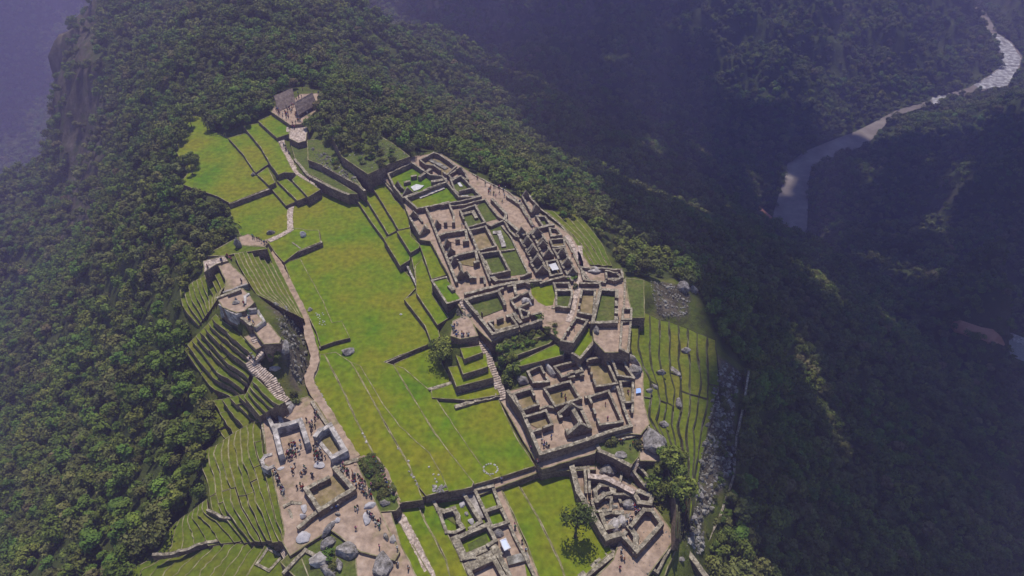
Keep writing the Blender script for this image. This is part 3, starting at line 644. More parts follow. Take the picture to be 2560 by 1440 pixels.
Wl('B', "232,440 340,565 440,605", 8.4, 4, 'outer stone parapet at the upper edge of the terraces')
Hs('B', "655,710 885,655 935,785 940,860 850,860 720,835", U, 3.3, 'sandy three sided hall behind the long alley wall', doors=[(3,.5,2),(4,.5,5)])
Wl('B', "655,710 720,850 800,1060 900,1290 965,1450", U+3.0, 5, 'long alley wall running down past four open halls', thick=1.0)
Wl('B', "745,905 800,880", U+2.6, 3, 'first small gable from the top on the long alley wall', gh=3.4, name='gable_wall')
Wl('B', "842,1095 900,1065", U+2.6, 3, 'second small gable from the top on the long alley wall', gh=3.4, name='gable_wall')
Wl('B', "872,1180 940,1150", U+2.6, 3, 'third small gable from the top on the long alley wall', gh=3.4, name='gable_wall')
Wl('B', "905,1275 975,1240", U+2.6, 3, 'fourth small gable from the top on the long alley wall', gh=3.4, name='gable_wall')
Wl('B', "965,1410 1060,1395", U+2.6, 3, 'gable at the lower end of the long alley wall', gh=4, name='gable_wall')
Hs('B', "800,990 860,965 1055,935 1075,1040 1040,1045", U, 3.4, 'upper open fronted hall with a thick back wall', closed=False, thick=1.1, name='open_hall', cat='house')
Hs('B', "900,1220 985,1185 1155,1145 1180,1250 1150,1260", U, 3.4, 'lower open fronted hall with a thick back wall', closed=False, thick=1.1, name='open_hall', cat='house')
Wl('B', "965,1030 985,1028", U+3, 3.2, 'square pillar in front of the upper open hall', thick=1.1, name='pillar', cat='pillar')
Hs('B', "1000,740 1150,688 1250,860 1075,912", U, 3.3, 'olive floored room with an inner bench corner', floor='rough_grass', doors=[(3,.4,2)])
Wl('B', "1040,775 1130,750 1160,810", U+1.8, 2, 'pale bent bench in the olive floored room', thick=1.6, name='stone_bench', cat='bench')
Hs('B', "1092,942 1255,900 1360,1098 1175,1142", U, 3.5, 'deep square room in the middle of the upper town', floor='sand', doors=[(3,.5,2.2)])
Hs('B', "1205,1172 1390,1145 1495,1342 1305,1382", U, 3.5, 'deep square room just below the middle one', floor='rough_grass', doors=[(3,.4,2.4)])
Wl('B', "1060,890 1100,950 1200,1180 1300,1440", U+3.2, 3.4, 'spine wall between the open halls and the deep rooms')
Wl('B', "900,700 1060,680 1160,650 1250,630 1330,740 1380,800 1440,830", U+2, 2.2, 'thin winding wall at the head of the inner lawn')
Wl('B', "1255,870 1310,895 1440,840", U+2.2, 2.4, 'kinked wall above the inner lawn')
Wl('B', "1440,840 1500,950 1560,1000", U+2.4, 2.6, 'slanting wall beside the small grass pocket')
Wl('B', "1325,630 1460,775 1450,830 1640,985", U+2.8, 3, 'long wall along the lower side of the ridge promenade', thick=1.3)
Wl('B', "1350,960 1390,960 1435,1090", U+1.2, 1.6, 'upright stone bench on the inner lawn', thick=1.9, name='stone_bench', cat='bench', mats=['stone_side','fine_stone'])
Wl('B', "1420,900 1510,1010 1600,1200 1690,1380", U+1.4, 2, 'low boundary wall right of the inner lawn', thick=.7)
Wl('B', "1400,1150 1540,1130", U+1.2, 1.6, 'low wall crossing the inner lawn', thick=.8)
sheet('B', "1290,930 1410,900 1500,1010 1600,1210 1680,1375 1500,1400 1400,1150", U, 'lawn', 'rough_grass')
sheet('B', "1170,700 1240,650 1330,760 1370,830 1260,860", U, 'lawn', 'rough_grass')
sheet('B', "1480,900 1560,1010 1500,980", U, 'lawn', 'grass')
Wl('B', "1130,380 1300,470 1480,555 1600,660 1740,800 1830,900", U+1.1, 6, 'outer parapet along the far side of the ridge promenade', thick=.8)
Wl('B', "1480,600 1600,680 1720,870", U+2.2, 2.4, 'rough broken wall on the promenade where visitors lean', thick=1.3, ruin=.4)
# ---- gabled huts on the ridge
gc = 'small gabled houses on the ridge'
def gh(key, cx, cy, lab, w_=92, dep=(-55,-95), zb=U, h=2.6, g=3.6, grp=gc, slant=-14):
    # cx,cy peak of the nearer gable in crop pixels
    b0 = (cx-w_/2, cy+62-slant/2); b1 = (cx+w_/2, cy+62+slant/2)
    s = "%g,%g %g,%g %g,%g %g,%g" % (b0[0], b0[1], b1[0], b1[1], b1[0]+dep[0], b1[1]+dep[1], b0[0]+dep[0], b0[1]+dep[1])
    return Hs(key, s, zb, h, lab, gables={0:g, 2:g}, group=grp, doors=[(3,.5,1.2)], thick=.9)
gh('B', 1668, 1000, 'gabled house at the head of the left gable row')
gh('B', 1728, 1098, 'second gabled house down the left gable row')
gh('B', 1770, 1180, 'third gabled house down the left gable row')
gh('B', 1822, 1292, 'last and largest gabled house of the left gable row', w_=115)
gh('B', 1825, 1008, 'gabled house at the head of the middle gable row')
gh('B', 1882, 1130, 'second gabled house of the middle row, above the white roofed pit')
gh('B', 2070, 1212, 'gabled house of the right row, beside the stepped lane')
gh('B', 2122, 1312, 'lowest gabled house of the right row')
Hs('B', "1862,1252 1968,1236 2020,1370 1905,1392", U, 3, 'room roofed by a white sheet between gable rows', floor='sand')
Hs('B', "1625,600 1690,590 1790,715 1715,760", U, 3, 'rough double gabled house at the outer ridge edge', gables={0:3.4,2:3.6}, ruin=.3)
Hs('B', "1765,800 1850,800 1905,885 1830,895", U, 2.8, 'small dark cell just below the rough double gabled house', floor='rough_grass')
Hs('B', "1895,915 1965,925 2015,985 1915,1000", U, 2.8, 'small dark cell at the head of the stepped lane')
Hs('B', "1900,1035 2040,1022 2045,1095 1930,1108", U, 2.6, 'wide shallow cell beside the head of the stepped lane')
Hs('B', "1935,1130 2045,1110 2070,1170 1975,1190", U, 2.6, 'shadowed cell above the right gable row')
Wl('B', "1690,975 1760,920 1930,885", U+3, 3.2, 'end wall closing the ridge promenade', thick=1.2)
Wl('B', "2045,1010 2110,1120 2200,1310 2290,1440", U+1.5, 5, 'outer wall of the stepped lane', thick=1)
Hs('D', "1650,110 2055,132 2065,215 1900,235 1890,260 1680,240", U-.5, 2.6, 'broken enclosure around the pale triangular rock', floor='rough_grass', ruin=.35, name='walled_court', cat='court')
Hs('D', "1900,150 2010,165 2050,215 1990,240 1905,220", U-.5, 3.4, 'dark ruined cell at the outer corner by the pale rock', ruin=.4)
# ---- middle houses (crop D)
Hs('D', "445,432 312,472 158,240 300,208", 8.6, .9, 'low parapet around the projecting grass court', floor=None, closed=False, name='parapet', cat='parapet', down=.2)
Wl('D', "340,300 365,330", 10.4, 2, 'stub of wall in the projecting grass court', thick=1.6)
Hs('D', "490,432 825,345 888,475 615,580", U, 3.4, 'largest hall of the great compound, open front on pillars', floor='rough_grass', thick=1.1, doors=[(2,.1,3.5),(2,.35,4),(2,.66,4),(2,.93,2)])
Wl('D', "615,580 765,775", U+3.2, 9, 'tall outer face of the great compound above the stone stair', thick=1.1)
Wl('D', "765,775 1010,705", U+3.2, 7, 'front wall of the great compound, left half', thick=1.1)
Wl('D', "1055,700 1245,640", U+3.2, 7, 'front wall of the great compound, right half', thick=1.1)
Hs('D', "730,660 940,585 1010,690 800,740", U, 3.2, 'narrow hall with bright doorways inside the great compound', doors=[(0,.3,1.3),(0,.75,1.3)])
Wl('D', "500,375 700,320 960,262 1240,238", U+3, 4.5, 'long dividing wall below the alley halls', thick=1.3)
Wl('D', "545,215 680,205 690,270", U+3.2, 3.4, 'dark back wall with a bright doorway at the alley end', doors=[(0,.55,1.2)])
Wl('D', "430,60 470,170 540,200", U+3.2, 3.4, 'gabled stub closing the lowest alley hall', gh=2)
Wl('D', "690,60 740,180 800,240", U+2.6, 3, 'rubble topped wall beside the lowest deep room', ruin=.4, thick=1.8)
Wl('D', "835,330 985,282 1090,255 1130,275", U+3.2, 3.6, 'back wall of the upper yard in the great compound', doors=[(0,.4,1.6)])
Wl('D', "985,282 1000,375", U+3.2, 3.4, 'cross wall of the upper yard in the great compound', thick=1.1)
Hs('D', "950,435 1040,385 1130,358 1165,430 1120,470 1000,525", U, 2.8, 'cell partly filled by a pale rock in the great compound', ruin=.3, doors=[(3,.5,2)])
Hs('D', "1030,520 1130,560 1120,600 1065,620", U, 3, 'tiny cell under the pale rock of the great compound')
Wl('D', "1160,585 1245,560", U+3, 3.2, 'short wall with a gap at the right end of the great compound')
Wl('D', "920,600 985,580 1040,660", U+3, 3.2, 'broken inner wall beside the narrow hall', ruin=.4, thick=1.4)
Wl('D', "820,240 1000,225 1145,165", U+2.6, 3.4, 'wall under the lowest room with a dark doorway', doors=[(1,.2,1.5)])
Wl('D', "1250,265 1370,230 1470,205 1540,200 1560,240", U+2.6, 4, 'winding wall above the small round lawn', thick=1)
sheet('D', "1145,310 1260,290 1375,290 1390,400 1370,490 1300,500 1220,460 1160,390", U-.1, 'lawn', 'grass')
Hs('D', "1378,268 1525,265 1545,335 1400,338", U, 2.8, 'upper of two stacked cells beside the round lawn')
Hs('D', "1400,345 1555,342 1560,380 1530,512 1405,500", U, 2.9, 'lower of two stacked cells beside the round lawn', floor='rough_grass')
Wl('D', "1370,512 1545,520", U+1.2, 6, 'tall dark end wall over the stepped sandy yard', thick=1.2)
Wl('D', "1285,560 1370,560 1375,520", U-1.2, 4, 'short curved wall left of the stepped sandy yard')
Hs('D', "1660,335 1790,337 1775,590 1620,560", U, 3.0, 'upright sandy house with broken left wall', doors=[(3,.5,3),(3,.2,2)])
Hs('D', "1845,330 2010,342 2000,655 1765,662", U, 3.2, 'long house with a grass floor and a tall dark lower gable', floor='rough_grass', thick=1.3, doors=[(1,.3,1.5),(1,.55,1.5),(1,.8,1.5)], down=4)
Wl('D', "1640,270 1835,270 1850,320", U+2.4, 2.6, 'wall above the two upright houses')
Hs('D', "1600,612 1715,642 1565,862 1455,842", 7.6, 3.2, 'narrow leaning house with high outer walls', down=3.5, doors=[(3,.35,1),(3,.6,1)])
Hs('D', "2072,522 2155,522 2150,630 2062,632", 7.6, 3, 'small outer house at the right edge, upper one', floor='rough_grass', down=4)
Hs('D', "2058,655 2148,645 2120,960 2040,925", 7.2, 2.8, 'long sandy outer house at the right edge', down=4)
Wl('D', "1570,970 1640,1020 1780,855 1850,880 1885,965", 7.6, 4, 'kinked parapet around the green wedge', thick=.9)
Wl('D', "2090,235 2080,530", U+1, 6, 'straight pale parapet of the right hand alley', thick=.7)
# pale paved stair beside the compound
def stairway(name, label, line, z0, z1, width, n, key='D', m='path_stone', cat='stairway', group=None):
    c = resample(pts(key, line), n+1); mb = MB(); Q = []
    for i, p in enumerate(c):
        z = z0+(z1-z0)*i/n; Q.append(np.array(W(p[0], p[1], z)))
    t = empty(name, Q[0], label, cat, group)
    for i in range(n):
        a, b = Q[i], Q[i+1]; d = (b-a)[:2]; d = d/np.linalg.norm(d); nn = np.array([-d[1], d[0]]); z = a[2]
        w1 = width/2*(1+jit(.12)); hb = .9
        st = MB(); vs = []
        for zz in (z-hb-abs(z1-z0)/n, z):
            for p, s_ in ((a, 1), (a, -1), (b, -1), (b, 1)):
                o = p[:2]+nn*s_*w1+(d*.1 if p is b else 0); vs.append((o[0], o[1], zz))
        st.add(vs, [(4,5,6,7),(0,4,7,3),(1,2,6,5),(2,3,7,6),(0,1,5,4)]); st.build('step', m, t)
    return t
stairway('stairway', 'long pale stone stair down the outer face of the great compound', "478,430 500,560 545,650 620,740 660,860 730,1060 800,1240 880,1430", 9.0, -1.7, 3.2, 46)
stairway('stairway', 'winding pale stone stair between hill terraces and temple square', "960,1120 1010,1250 900,1370 960,1450 1100,1560 1150,1650 1200,1740 1250,1790", 17, 5.5, 4.0, 40, key='C')
stairway('stairway', 'short flight of steps beside the shadowed slab rock', "1560,260 1540,340 1510,420", -.6, -4.0, 2.4, 12, key='H')
stairway('stairway', 'small flight of pale steps below the quarry', "520,1110 430,1250", .5, -3.5, 3, 9, key='G')
stairway('stairway', 'broad dirt steps of the sandy yard beside the gardens', "1240,545 1300,600 1340,660", U, U-1.2+1.3, 5, 6, m='sand')
# ---- lower town (crop F)
L_ = .95
Hs('F', "1282,62 1425,65 1462,225 1540,335 1380,312", L_+1, 3.4, 'tall narrow house beside the pale rock spur', floor='rough_grass', down=2)
Hs('F', "1065,148 1250,130 1370,390 1165,422", L_, 3.6, 'large ochre floored hall with broken left wall', floor='rough_grass', doors=[(3,.35,2),(3,.6,2),(3,.8,2)])
Hs('F', "748,225 965,165 1025,265 820,322", L_, 3.6, 'small dark square house with pillars at its front', doors=[(2,.5,2)])
Hs('F', "885,290 1020,255 1030,300 890,330", L_-.2, 3.2, 'shallow porch cell under the small dark square house', doors=[(2,.4,1.8)])
Hs('F', "478,272 600,213 690,372 535,380", L_, 3.4, 'shaded house beside the sloping pale rock', doors=[(1,.6,1.5)])
Hs('F', "645,442 900,370 1000,540 755,620", L_, 3.6, 'square hall with three visitors on its olive floor', floor='rough_grass')
Hs('F', "335,495 510,440 585,600 418,660", L_, 3.5, 'upper small house against the long lane wall', doors=[(1,.6,2)])
Hs('F', "455,725 660,662 722,800 640,830", L_, 3.6, 'lower small house against the long lane wall', floor='rough_grass', closed=False)
Wl('F', "530,870 605,850", L_+3.4, 3.6, 'wall stub with niche beside the courtyard visitors')
Hs('F', "795,700 905,600 1015,650 1105,850 1000,790 890,905", L_, .1, 'base of the big gabled house', floor=None, skip=(0,1,2,3,4,5)) if 0 else None
Hs('F', "795,690 1010,640 1100,835 885,890", L_, 3.0, 'big gabled house rising over the lower town courtyard', gables={0:4.6,2:4.6}, thick=1.2, doors=[(3,.5,5)])
Wl('F', "905,600 1000,770", L_+5.2, 5.4, 'tall middle wall inside the big gabled house', thick=1.5)
Hs('F', "1090,522 1285,465 1425,772 1200,802", L_, 3.6, 'bright floored hall with fallen pale blocks', doors=[(3,.3,2),(3,.65,2)])
Wl('F', "280,468 420,665 605,1095", L_+3.2, 6.5, 'long lane wall on the plaza side of the lower town', thick=1.2)
Wl('F', "605,1095 1042,962", L_+3.0, 6.5, 'high front wall of the lower town courtyard', thick=1.2)
Wl('F', "1075,952 1300,870 1508,815", L_+3.0, 5, 'high front wall right of the town gateway', thick=1.2)
Wl('F', "1508,815 1440,640 1400,500 1375,430", L_+3.0, 4, 'right side wall of the lower town', thick=1.0)
Wl('F', "1000,540 1100,520", L_+3.2, 3.4, 'short wall between the two large halls', thick=1.1, doors=[(0,.35,1)])
Wl('F', "605,640 660,620 760,640 800,615", L_+2.6, 3, 'crooked low wall over the bare rock in the courtyard', ruin=.3)
Hs('F', "1400,372 1530,358 1525,575 1450,580", L_, 3.0, 'small right edge house with people inside')
Wl('F', "1465,590 1530,585 1520,680", L_+2.4, 2.8, 'broken walls below the small right edge house', ruin=.3)
Wl('F', "1150,972 1200,1065 1330,1120 1500,1210", .6, 7.5, 'curved dark face of the bastion', thick=1.3)
Wl('F', "1150,972 1400,945 1612,905", .9, 2.6, 'straight wall on top of the bastion')
Wl('F', "1540,790 1590,770 1660,790 1695,860", 1.4, 3, 'small curved wall at the outer lookout', thick=.9)
Wl('F', "1520,720 1560,760 1590,870", 1.2, 2.4, 'short lane wall near the outer lookout', thick=.7)
# ---- corner houses (crop H)
C_ = -6.0
Wl('H', "922,352 985,590 1130,830 1268,1055", C_+4.4, 9, 'long broad wall between the tree lawn and the corner houses', thick=1.7)
Wl('H', "1268,1055 1395,1020", C_+4.0, 6, 'short return wall at the end of the long broad wall', thick=1.6)
Wl('H', "950,360 1050,352 1060,600", C_+3.6, 4, 'narrow walled lane behind the long broad wall')
Wl('H', "1085,345 1100,600", C_+3.6, 4, 'pale inner wall of the narrow lane')
Wl('H', "1110,440 1250,455 1390,520 1520,590", C_+4.4, 6, 'pale broad path wall crossing above the corner cells', thick=1.8, mats=['stone_side','path_stone'])
Hs('H', "1150,580 1200,530 1300,520 1330,600 1250,620 1165,690", C_, 3.2, 'curved cell of the upper corner ruins', ruin=.3, thick=1.2)
Hs('H', "1120,690 1190,650 1315,655 1305,780 1150,790", C_-.3, 3.0, 'dark walled cell with pale sills in the corner ruins', ruin=.3)
Hs('H', "1350,540 1440,550 1450,620 1345,620", C_, 3.2, 'tiny deep cell under the pale broad path wall')
Hs('H', "1455,560 1520,600 1510,640 1440,620", C_, 3.0, 'tiny cell at the end of the pale broad path wall')
Hs('H', "1385,640 1420,620 1520,650 1480,720 1410,700", C_-1, 3, 'shadowed pit cell beside the crowd')
Hs('H', "1540,600 1600,590 1720,645 1700,710 1590,700", C_, 3.8, 'cell with a flat pale slab above the crowd', thick=1.4)
Hs('H', "1215,830 1300,800 1420,800 1440,870 1380,930 1270,960", C_-1, 3.4, 'half round shrine chamber with a dark floor', ruin=.2, thick=1.3)
Hs('H', "1430,1035 1640,775 1720,780 1815,915 1570,1190", C_-2, 6.4, 'tall steep corner house with a wooden step floor', thick=1.2, down=4, floor='thatch', doors=[(0,.25,2)])
Wl('H', "1500,950 1560,1040 1555,1190", C_+3, 4, 'inner partition of the tall steep corner house', thick=1.6)
Hs('H', "1700,1340 1885,985 1935,1085 1775,1400", C_-3, 3.4, 'long narrow house on the lower right grass shelf', floor='rough_grass', down=5)
Wl('H', "1575,290 1700,320 1850,385", -2.2, 5, 'dark retaining wall under the slab rock', thick=1)
Hs('H', "1530,380 1580,330 1690,450 1650,540", -5.2, 3.2, 'dark walled plot with one pale block', floor='rough_grass', down=3)
Wl('H', "1400,500 1430,345", -3.8, 5, 'narrow stepped wall of pale blocks')
Wl('H', "1450,505 1640,560 1730,640", -5.2, 5, 'dark wall beneath the walled plot', thick=1)
Wl('H', "1390,1250 1480,1340 1540,1250", C_-.5, 4, 'angled wall at the bottom gateway', thick=1.2)
Wl('H', "1030,1440 1200,1300 1320,1210", C_+.6, 5, 'broad shadowed wall at the lower end of the tree lawn', thick=2.4)
Wl('H', "1700,1500 1850,1200 1960,1090", C_-3.5, 4, 'pale wide wall running off the lower right corner', thick=3.0, mats=['stone_side','path_stone'])
# ---- bottom compound (crop K)
B_ = -4.4
Wl('K', "-140,420 90,330 400,268 540,262", B_+3, 8, 'long wall between plaza and the bottom compound', thick=1.4)
Wl('K', "540,262 720,232 945,180", B_+3, 6, 'upper wall of the bottom compound grass rooms', thick=1.3)
Wl('K', "90,330 215,560 310,825 430,830 545,765", B_+3, 6, 'bent outer wall around the small rounded room', thick=1.0)
Hs('K', "205,520 270,540 415,500 465,600 480,690 520,745", B_, 2.8, 'small rounded room with a grassy rubble floor', floor='rough_grass', closed=False, thick=1.4)
Hs('K', "550,285 715,245 935,735 885,700 790,690 640,775", B_, .1, 'x', floor=None, skip=tuple(range(6))) if 0 else None
Wl('K', "545,290 790,690 640,775", B_+3, 3.4, 'long double wall of the narrow bottom room', thick=1.1)
Wl('K', "550,290 705,245 935,740", B_+3, 3.4, 'straight long wall between narrow and grass rooms', thick=1.0)
Wl('K', "655,345 770,600", B_+1.3, 1.6, 'pale stone bench in the narrow bottom room', thick=2.2, name='stone_bench', cat='bench', mats=['stone_side','fine_stone'])
Wl('K', "945,180 1045,450 1160,680", B_+2.4, 3, 'wall beside the straight sandy lane', thick=1)
Wl('K', "885,525 1050,468", B_+2.6, 3, 'thick wall across the two grass rooms', thick=1.2)
Wl('K', "930,765 1160,680", B_+2.8, 3.2, 'wall above the sandy room with the blue roof panel', thick=1.1)
Wl('K', "1160,680 1290,960 1410,1180 1560,1500", B_+2.0, 2.6, 'long thin wall between the sandy room and the lane', thick=.9)
Wl('K', "880,730 990,945 890,1010", B_+3, 3.4, 'bent wall with a rubble end beside the blue roof panel', thick=1.1)
Wl('K', "430,920 870,725", B_+3, 3.6, 'thick back wall of the olive floored bottom room', thick=1.3)
Wl('K', "435,925 545,1165 665,1150", B_+3, 5, 'very wide rubble filled wall of the olive floored room', thick=2.3, ruin=.25)
Wl('K', "720,1110 830,1065", B_+1.8, 2.2, 'free standing block in the olive floored bottom room', thick=2)
Wl('K', "615,1290 900,1150", B_+2.4, 3.2, 'very wide rubble filled wall at the bottom edge', thick=2.2)
Hs('K', "620,1345 960,1190 1110,1450 1000,1600 720,1600", B_, 3.2, 'dark room cut by the bottom edge of the picture', thick=1.4)
Wl('K', "1040,1160 1180,1420", B_+3, 3.4, 'dark split wall running off the bottom edge', thick=1.4)
Wl('K', "1215,1215 1390,1175", B_+1.6, 2, 'thick stone bench across the sandy room', thick=2.6, name='stone_bench', cat='bench', mats=['stone_side','rubble'])
Wl('K', "980,1060 1020,1120", B_+2.4, 2.8, 'dark stump wall left of the blue roof panel', thick=2.4)
sheet('K', "940,760 1150,690 1380,1160 1430,1500 1180,1500 1050,1150", B_, 'courtyard', 'sand')
sheet('K', "600,1000 860,860 900,1000 860,1100 640,1150", B_, 'lawn', 'rough_grass')
# ---- temple square (crop E / G)
T_ = 4.1
Hs('E', "1470,890 1400,680 1140,752 1205,1005", T_, 4.6, 'great three sided temple of pale blocks facing the square', closed=False, thick=1.5, mats=WHM, name='temple', cat='temple', floor='sand')
Hs('E', "1075,625 1185,600 1215,715 1125,735", T_, 3.2, 'small square annex behind the great three sided temple', thick=1.2, mats=WHM, name='temple', cat='temple')
Hs('E', "1560,830 1600,780 1700,728 1850,980 1725,1048", T_, 4.2, 'temple with a pale long wall on the plaza side of the square', closed=False, thick=1.5, mats=WHM, name='temple', cat='temple', floor='sand')
Wl('E', "1600,900 1720,1045", T_+1.2, 1.6, 'low run of loose pale blocks closing the plaza side temple', thick=1.2, ruin=.4, mats=WHM)
Wl('E', "1520,500 1660,710", T_+1.6, 2, 'short wall beside the path above the plaza side temple', thick=1)
Wl('E', "1760,1130 1960,1080", T_+1.2, 3, 'low wall below the plaza side temple', thick=1.4)
Hs('G', "745,520 660,562 795,775 1130,565 945,355", T_, 3.8, 'priest house with the big dark outer wall at the square', closed=False, thick=1.3, floor='sand', down=2)
Wl('G', "790,495 878,455", T_+3.4, 3.6, 'dark free standing pier at the front of the priest house', thick=1.2)
Wl('G', "795,775 700,850 590,945", T_+2.6, 4, 'lower continuation of the priest house wall', thick=1.2)
Wl('E', "1105,1020 1050,1035 1020,1080 1035,1140 1080,1165 1130,1140", T_+1.4, 6, 'small round bastion wall at the corner of the square', thick=1, mats=WHM)
Wl('E', "1010,640 1040,830 1075,1015", T_+.9, 5, 'low parapet left of the great temple', thick=.7)
Wl('E', "1130,1150 1180,1290 1250,1480 1310,1620 1330,1740", T_+.9, 5, 'low parapet where visitors stand along the square', thick=.8)
Wl('G', "450,740 520,705 600,710", T_+1, 3, 'broken pale wall at the lower end of the square', thick=1, ruin=.3)
Wl('E', "1010,630 1130,560 1300,505", T_+2.6, 5, 'jagged wall climbing from the annex to the stair', thick=1, ruin=.4, mats=WHM)
# ---- hilltop walls
Wl('C', "580,735 640,710 690,690", 23.4, 6, 'left wall fragment behind the carved stone', thick=1)
Wl('C', "690,690 790,655", 24.2, 5, 'taller wall fragment behind the carved stone', thick=1.2)
Wl('C', "640,680 860,600", 21.5, 4, 'thin pale wall line above the carved stone', thick=.8, mats=WHM)
Wl('C', "850,790 850,720 880,700", 23.2, 3, 'upright wall right of the carved stone', thick=.9, mats=WHM)
Wl('C', "600,800 690,865 765,900 850,855 950,845", 22.6, 6, 'parapet of cut blocks under the carved stone', thick=.9, mats=WHM)
Wl('C', "780,905 905,1005", 21, 8, 'tall lower wall of the small sunken hill platform', thick=1)
Wl('C', "980,870 1040,970 960,1030", 20.8, 4, 'pale stepped wall at the gap of the hill', thick=.9, mats=WHM)
Wl('C', "1040,1200 1200,1190", 18.8, 7, 'dark front wall of the pale split platform', thick=.8)
Wl('C', "1385,272 1608,180", 3.2, 3.6, 'short dark wall facing the plaza lawn', thick=1.2)
Wl('C', "1325,185 1405,240", 3.0, 1, 'thin ditch edge above the short dark wall', thick=.6)
Wl('C', "1605,1225 1738,1168", 1.8, 3, 'short dark wall step at the head of the lower lawn strips', thick=1.2)
Wl('C', "2225,1388 2560,1240 2690,1190", .5, 3, 'long thin wall crossing the plaza lawn', thick=1.4)
Wl('E', "2700,390 2860,310 3420,420", -.8, 2, 'x') if 0 else None
Wl('P', "1142,1015 1190,1000 1244,988", -.2, 2.2, 'rough low wall in front of the stepped blocks', thick=1.5, ruin=.35)
Wl('P', "1075,972 1130,955", 0.2, 2.4, 'short wall left of the widest stepped block', thick=1.2)
Wl('P', "1008,655 1020,668 1043,716", 2.4, 3, 'thin white topped wall of the sunken stone bay', thick=.8, mats=['stone_side','fine_stone'])
Wl('P', "898,500 935,560 958,590", 2.3, 2.6, 'white topped coping wall at the plaza edge', thick=.9, mats=['stone_side','fine_stone'])
Wl('P', "575,508 672,472", 3.3, 3.8, 'long dark wall under the far field', thick=1)
Wl('A', "1380,1110 1480,1240 1700,1340", 6.2, 6, 'x') if 0 else None
Wl('A', "1350,950 1480,1110 1700,1225 1880,1300", 6.6, 6, 'tall dark wall along the zigzag path', thick=1.2)
Wl('A', "1640,1020 1980,1205 2045,1262", 9.8, 6, 'dark wall on the bank under the great platform', thick=1.1)
Wl('J', "870,290 1000,360 1100,380 1190,390 1230,500 1280,590", -7, 4, 'broken pale stone wall winding down the gentle terraces', thick=.8, ruin=.5)
Wl('J', "340,750 560,720 850,620 1000,600 1190,605", -9.9, 2.5, 'long broken stone wall across the bottom left slope', thick=.9, ruin=.5)
Wl('J', "1365,840 1480,680 1590,745", -4.6, 2, 'upper walls of the small grass pen', thick=.8)
Wl('J', "1365,840 1490,905 1600,780", -4.6, 2, 'lower walls of the small grass pen', thick=.8)
Wl('G', "440,1400 560,1270 650,1180 740,1230", 4.6, 3, 'curved terrace wall below the round stone shelf', thick=1)
Wl('P', "1872,928 1860,1010 1840,1100 1835,1190 1800,1290 1770,1350", -24, 4, 'thin outermost wall along the forest edge on the right', thick=.8)
Wl('P', "1694,1350 1720,1380 1765,1440", -13, 3, 'pale wall at the foot of the outer terraces', thick=1.6)
Wl('P', "1345,516 1400,560 1425,590", 7.2, 4, 'thin parapet at the ridge edge above the terrace slivers', thick=.7)

# ---- paths drawn on the ground
def ribbon(key, line, width, m, name='path', zoff=.18, n=60, zs=None):
    c = resample(pts(key, line), n); Q = []
    for i, p in enumerate(c):
        q = hit(*p) if zs is None else Vector(W(p[0], p[1], zs[0]+(zs[1]-zs[0])*i/(n-1))); Q.append(q)
    z = [q.z for q in Q]
    for _ in range(4): z = [z[0]]+[(z[i-1]+z[i]+z[i+1])/3 for i in range(1, n-1)]+[z[-1]]
    Q = [Vector((q.x, q.y, max(a, b))) for q, a, b in zip(Q, z, [q.z for q in Q])]
    mb = MB(); vs = []; f = []
    for i in range(n):
        a, b = Q[max(0, i-1)], Q[min(n-1, i+1)]; d = Vector((b.x-a.x, b.y-a.y)).normalized(); nn = Vector((-d.y, d.x)); w_ = width/2*(1+jit(.14))
        for s_, dz in ((1, -1.5), (1, 0), (-1, 0), (-1, -1.5)):
            vs.append((Q[i].x+nn.x*s_*w_, Q[i].y+nn.y*s_*w_, Q[i].z+zoff+dz))
    for i in range(n-1):
        A_, B_2 = i*4, i*4+4
        for k in range(3): f.append((A_+k, A_+k+1, B_2+k+1, B_2+k))
    mb.add(vs, f); o = mb.build(name, m); o['kind'] = 'structure'; return o
ribbon('P', "722,318 722,335 702,347 712,378 728,408 745,435 778,455 806,473 770,497 730,514 725,530 725,548 727,575 700,590 672,603", 2.6, 'path_stone', n=70)
ribbon('P', "670,598 684,630 705,680 728,725 752,770 768,815 776,850 787,885 786,910 772,942 776,962 800,1005 830,1050 862,1105 888,1145", 3.1, 'sand', n=80, zs=(1.2+.3, 4.3))
ribbon('G', "1140,290 1330,280 1420,400 1480,560 1570,740", 3.4, 'sand', name='path', n=30, zs=(4.3, 1.2))
ribbon('G', "1540,770 1640,900 1740,1090 1840,1300 1930,1480", 2.4, 'path_stone', n=40, zs=(-.5, -.8))
ribbon('D', "1640,-100 1650,200 1600,400 1560,560 1520,660", 2.0, 'path_stone', n=30, zs=(U, U))
ribbon('B', "2060,1000 2180,1200 2230,1350 2260,1450", 2.4, 'path_stone', n=30, zs=(U, U))
